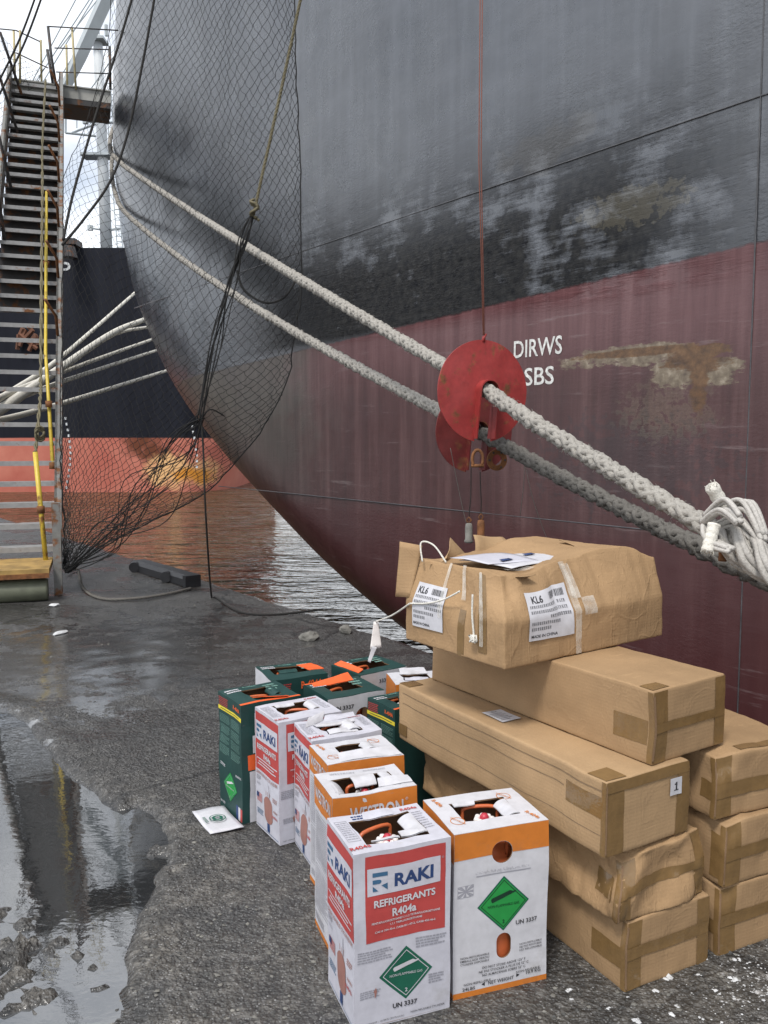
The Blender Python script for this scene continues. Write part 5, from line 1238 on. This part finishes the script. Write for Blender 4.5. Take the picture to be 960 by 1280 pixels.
b2.flap((.215, .06), (.215, .15), (-1, 0), .040, -1.0, 'white', .05); b2.flap((.062, .163), (.13, .165), (0, -1), .012, -.6, 'white', -.1)
b2.done(); cylinder(b2, 'orange cylinder inside the box with the round front hole', -.2)
b3 = Box('white and orange WESTRON box with wide open top, directly behind the nearest red panel box', -.143, 2.208, R(20), .252, .178, .452, 3, ['white'], torn(.03, .022, .215, .125, .006, 3), GRP, amp=.006)
b3.rect('front', 0, .74 * b3.h, b3.w, b3.h - .001, 'orange'); b3.text('front', 'WESTRON', .52 * b3.w, .885 * b3.h, .042, 'white', .62 * b3.w, .02, e=.003); b3.text('front', '®', .87 * b3.w, .93 * b3.h, .008, 'white', None, 0, .003)
west_side(b3); b3.text('top', 'WESTRON', .3 * b3.w, .86 * b3.d, .010, 'grey', .3 * b3.w, .0); b3.text('top', 'REFRIGERANT', .72 * b3.w, .88 * b3.d, .009, 'grey', .28 * b3.w, .0)
b3.flap((.09, .125), (.165, .127), (0, -1), .055, -1.2, 'white', .25); b3.flap((.215, .035), (.21, .125), (-1, 0), .03, -.6, 'white', .25); b3.flap((.02, .03), (.028, .12), (1, -.2), .045, -.9, 'white', -.25); b3.flap((.15, .022), (.25, .024), (.1, 1), .04, -.2, 'white', .35)
b3.done(); cylinder(b3, 'orange cylinder with raised handle in the wide open WESTRON box', .05)
b4 = Box('white and orange WESTRON box squeezed between a red RAKI box and the wide open one', -.168, 2.452, R(22.7), .25, .19, .447, 4, ['white'], torn(.065, .055, .19, .15, .005, 4), GRP, amp=.007)
b4.rect('front', 0, .80 * b4.h, b4.w, b4.h - .001, 'orange'); west_side(b4); west_top(b4)
b4.flap((.19, .07), (.188, .14), (-1, 0), .045, -1.7, 'white', .6); b4.flap((.04, .004), (.245, .004), (0, 1), .05, .15, 'white', .16)
b4.done(); cylinder(b4, 'orange cylinder inside the box squeezed between two others', 1.2)
b5 = Box('crushed white and red RAKI box with torn up top, middle of the front row', -.240, 2.695, R(23.2), .25, .19, .44, 5, ['lav'], torn(.07, .03, .19, .14, .008, 5), GRP, amp=.008)
raki_side(b5); raki_top(b5)
b5.flap((.19, .04), (.188, .12), (-1, 0), .06, -2.3, 'white', .8); b5.flap((.05, .14), (.2, .145), (0, -1), .04, -.7, 'white', .45); b5.flap((.075, .03), (.18, .03), (0, 1), .035, -.2, 'white', .2); b5.flap((.02, .12), (.1, .17), (.5, 1), .05, -.6, 'white', .7); b5.flap((.1, .16), (.22, .17), (.3, 1), .04, -.9, 'lav', .6)
b5.done(); cylinder(b5, 'orange cylinder inside the crushed box with torn up top', .6)
b6 = Box('upright white and red RAKI box next to the tall dark green one', -.367, 2.845, R(32), .25, .205, .445, 6, ['lav'], torn(.055, .07, .2, .17, .004, 6), GRP, amp=.004)
raki_front(b6); raki_side(b6); raki_top(b6)
b6.flap((.06, .17), (.14, .172), (0, -1), .02, -.5, 'white', .1); b6.flap((.2, .08), (.2, .16), (-1, 0), .03, -1.6, 'white', .3)
b6.done(); cylinder(b6, 'orange cylinder inside the upright box beside the dark green one', -.5)
def green_side(B):
    f = 'left'; w, h = B.d, B.h
    B.fine(f, .04 * w, .90 * h, .42 * w, .975 * h, 5, 'red', seed=1, hg=.5); B.poly(f, [(.0, .862 * h), (w, .862 * h), (w, .895 * h), (0, .895 * h)], 'yellow'); B.rect(f, .1 * w, .876 * h, .9 * w, .882 * h, 'ink', .0014)
    B.text(f, 'R-404A', .8 * w, .945 * h, .016, 'vermil', .3 * w, .02)
    for (u0, u1) in ((.05, .46), (.52, .95)):
        for k in range(4): B.fine(f, u0 * w, (.49 + .09 * k) * h, u1 * w, (.565 + .09 * k) * h, 6, 'paleg', seed=k + int(u0 * 100), hg=.32)
    B.diamond(f, .5 * w, .24 * h, .058, 'green'); B.fine(f, .1 * w, .38 * h, .3 * w, .41 * h, 2, 'white', seed=21); B.fine(f, .7 * w, .36 * h, .95 * w, .38 * h, 2, 'white', seed=22)
    B.text(f, 'UN 3337', .16 * w, .06 * h, .010, 'white', .22 * w, .02); B.rect(f, .74 * w, .01 * h, .83 * w, .13 * h, 'navy'); B.rect(f, .83 * w, .01 * h, .91 * w, .125 * h, 'white'); B.rect(f, .91 * w, .01 * h, .99 * w, .12 * h, 'red')
def green_top(B):
    w, d = B.w, B.d; f = 'top'
    B.fine(f, .05 * w, .7 * d, .3 * w, .9 * d, 2, 'white', seed=2, hg=.5); B.fine(f, .7 * w, .5 * d, .9 * w, .9 * d, 3, 'paleg', seed=3, hg=.5); B.text(f, 'R-404A', .5 * w, .9 * d, .014, 'paleg', None, .02)
b7 = Box('tall dark green R-404A box at the far left, folded white flap at its foot', -.525, 3.01, R(34), .247, .21, .451, 7, ['green'], torn(.07, .06, .20, .16, .006, 7), GRP, amp=.006, lean=(.0, .0))
green_side(b7); green_top(b7); b7.rect('top', .0, .0, b7.w, .016, 'vermil'); b7.text('front', 'N', .35 * b7.w, .84 * b7.h, .07, 'white', None, .03); b7.text('front', 'R', .3 * b7.w, .66 * b7.h, .07, 'white', None, .03); b7.text('front', 'F', .3 * b7.w, .745 * b7.h, .02, 'yellow'); b7.rect('front', .1 * b7.w, .44 * b7.h, .9 * b7.w, .57 * b7.h, 'vermil'); b7.rect('front', .12 * b7.w, .0, .9 * b7.w, .43 * b7.h, 'white')
b7.flap((.07, .06), (.2, .03), (0, -1), .03, .2, 'vermil', .2); b7.flap((.2, .07), (.2, .15), (-1, 0), .04, -1.6, 'green', .2, inner='card_in')
b7.done(); cylinder(b7, 'orange cylinder inside the tall dark green box at the far left', -.3)
fo = b7.M @ Vector((-.004, .12, .004)); mt = MB()
t = thing('cardboard_sheet', 'white cardboard sheet with a green round stamp lying at the foot of the green box', 'cardboard sheet', PZ(272, 1024, .012))
c4 = [PZ(a, c_, zz) - PZ(272, 1024, .012) for (a, c_, zz) in ((305, 1034, .012), (263, 1043, .010), (240, 1014, .022), (280, 1007, .014))]
sheet(t, 'sheet', 'white', c4, .004, .003)
o3 = (c4[0] + c4[1] + c4[2] + c4[3]) / 4
mb = MB(); ring = []
e1 = (c4[0] - c4[1]).normalized(); e2 = (c4[3] - c4[0]).normalized()
for q0, q1 in ((.030, .026), (.020, .010)):
    vs = [o3 + e1 * (rr * math.cos(a)) + e2 * (rr * math.sin(a)) + Vector((0, 0, .0065)) for rr in (q0, q1) for a in [2 * math.pi * k / 24 for k in range(24)]]
    mb.add(vs, [(k, (k + 1) % 24, 24 + (k + 1) % 24, 24 + k) for k in range(24)])
for k in range(5): p = o3 - e1 * .05 + e2 * (.01 * k - .02) + Vector((0, 0, .0065)); mb.add([p, p + e1 * .012, p + e1 * .012 + e2 * .005, p + e2 * .005], [(0, 1, 2, 3)])
mb.build('green_stamp', M['dgreen'], t)
HF8 = [circ(.62 * .245, .80 * .447, .033)]
b8 = Box('dark green box whose white front reads UN 3337, in the middle of the green cluster', -.213, 3.107, R(30), .245, .22, .447, 8, ['green'], torn(.06, .07, .19, .17, .004, 8), GRP, HF8, amp=.004)
b8.holed('front', [(0, 0), (b8.w, 0), (b8.w, b8.h - .002), (0, b8.h - .002)], [circ(.62 * .245, .80 * .447, .033)], 'white'); b8.text('front', 'UN 3337', .27 * b8.w, .905 * b8.h, .016, 'ink', .36 * b8.w, .02); green_top(b8)
b8.rect('top', 0, b8.d - .014, .1, b8.d - .001, 'vermil'); b8.flap((.004, .03), (.004, .2), (-1, .1), .0, 0, 'vermil', .2) if False else b8.flap((.02, .165), (.2, .17), (0, 1), .04, .1, 'vermil', .35, .02)
b8.done(); cylinder(b8, 'orange cylinder inside the green box reading UN 3337', .4)
b9 = Box('dark green R-404A box at the back left of the cluster, white left side', -.461, 3.345, R(24), .246, .23, .448, 9, ['green'], torn(.04, .08, .20, .18, .004, 9), GRP, amp=.004)
b9.rect('left', 0, 0, b9.d, b9.h - .002, 'white'); b9.text('front', 'R-404A', .72 * b9.w, .925 * b9.h, .030, 'vermil', .38 * b9.w, .025); b9.fine('front', .06 * b9.w, .86 * b9.h, .36 * b9.w, .96 * b9.h, 5, 'red', seed=4); green_top(b9)
b9.flap((.06, .085), (.14, .085), (0, 1), .045, -1.4, 'green', .6, inner='green'); b9.flap((.17, .19), (.24, .19), (0.2, -1), .11, -.1, 'vermil', .05)
b9.done(); cylinder(b9, 'orange cylinder inside the green box at the back left', 1.3)
b10 = Box('dark green box with white front at the back right of the cluster, orange flap raised', -.10, 3.43, R(36.9), .246, .22, .447, 10, ['green'], torn(.06, .06, .20, .17, .004, 10), GRP, [circ(.86 * .246, .8 * .447, .028)], amp=.004)
b10.holed('front', [(0, 0), (b10.w, 0), (b10.w, b10.h - .002), (0, b10.h - .002)], [circ(.86 * .246, .8 * .447, .028)], 'white'); b10.text('front', '3337', .5 * b10.w, .91 * b10.h, .016, 'ink', .2 * b10.w, .02); green_top(b10)
b10.flap((.01, .03), (.01, .215), (1, 0), .035, .1, 'vermil', .25)
b10.done(); cylinder(b10, 'orange cylinder inside the green box at the back right', .2)
b11 = Box('dark green box with a yellow stripe tucked against the end of the number 1 carton', .04, 3.0, R(35), .2, .18, .44, 11, ['green'], torn(.05, .05, .15, .13, .004, 11), GRP, amp=.004)
green_side(b11); green_top(b11); b11.rect('top', .0, 0, b11.w, .012, 'vermil'); b11.flap((.15, .05), (.15, .13), (-1, 0), .05, -1.3, 'green', .4, inner='green'); b11.done(); cylinder(b11, 'orange cylinder inside the green box with the yellow stripe', .1)
b12 = Box('small looking white and orange WESTRON box at the back, half hidden behind the long cartons', .045, 3.31, R(13), .22, .16, .444, 12, ['white'], torn(.05, .04, .17, .12, .004, 12), GRP, amp=.005)
b12.rect('front', 0, .74 * b12.h, b12.w, b12.h - .001, 'orange'); b12.text('front', 'WESTRON', .5 * b12.w, .9 * b12.h, .036, 'white', .8 * b12.w, .02, e=.003); b12.rect('left', 0, .74 * b12.h, b12.d, b12.h - .001, 'orange')
b12.flap((.05, .12), (.17, .12), (0, 1), .05, -.2, 'white', .35); b12.flap((.05, .04), (.16, .04), (0, 1), .03, -.4, 'lav', .3); b12.done(); cylinder(b12, 'orange cylinder inside the box half hidden behind the long cartons', .1)

# ------------------------------------------------------------------ loose stuff on the ground
rng = random.Random(5); b = MB()
def chip(x, y, s, mi=0):
    z = height(x, y); n = rng.choice((4, 5, 6)); a0 = rng.uniform(0, 6); pts = []
    for k in range(n): a = a0 + 2 * math.pi * k / n; q = s * rng.uniform(.6, 1.2); pts.append((x + q * math.cos(a), y + q * math.sin(a), z + .001))
    t = (x + rng.uniform(-.2, .2) * s, y + rng.uniform(-.2, .2) * s, z + s * rng.uniform(.35, .8)); b.add(pts + [t], [(k, (k + 1) % n, n) for k in range(n)], mi)
for k in range(240):
    px = rng.gauss(945, 38); py = rng.gauss(1232, 26) - .25 * (px - 930)
    q = PZ(px, py, 0); chip(q.x, q.y, abs(rng.gauss(.0014, .0012)) + .0006)
for (px, py, s) in ((830, 1222, .013), (838, 1270, .009), (845, 1258, .007), (795, 1276, .009), (711, 1240, .008), (714, 1251, .006), (784, 1247, .004), (921, 1203, .009), (919, 1226, .011), (880, 1200, .006), (875, 1220, .006), (893, 1240, .006), (820, 1240, .008), (760, 1262, .005)):
    q = PZ(px, py, 0)
    for j in range(5): chip(q.x + rng.gauss(0, s * .5), q.y + rng.gauss(0, s * .5), s * rng.uniform(.4, .9))
tag(b.build('white_chips', M['litter']), 'white powder and chips scattered on the ground by the brown cartons', 'spilled chips', kind='stuff')
b = MB()
for k in range(900):
    q = PZ(rng.uniform(-40, 1000), 700 + 600 * rng.random() ** .7, 0)
    if qf(0, 0).length and (q - E2).dot(NA) < -.15 and pud_sd(q.x, q.y) < 0: chip(q.x, q.y, rng.uniform(.002, .007) * (1 + q.y * .12), rng.choice((0, 0, 1)))
tag(b.build('gravel', [M['stone'], plain('dark_grit', (.05, .05, .048), .7)]), 'loose grit and small stones over the quay surface', 'gravel', kind='stuff')
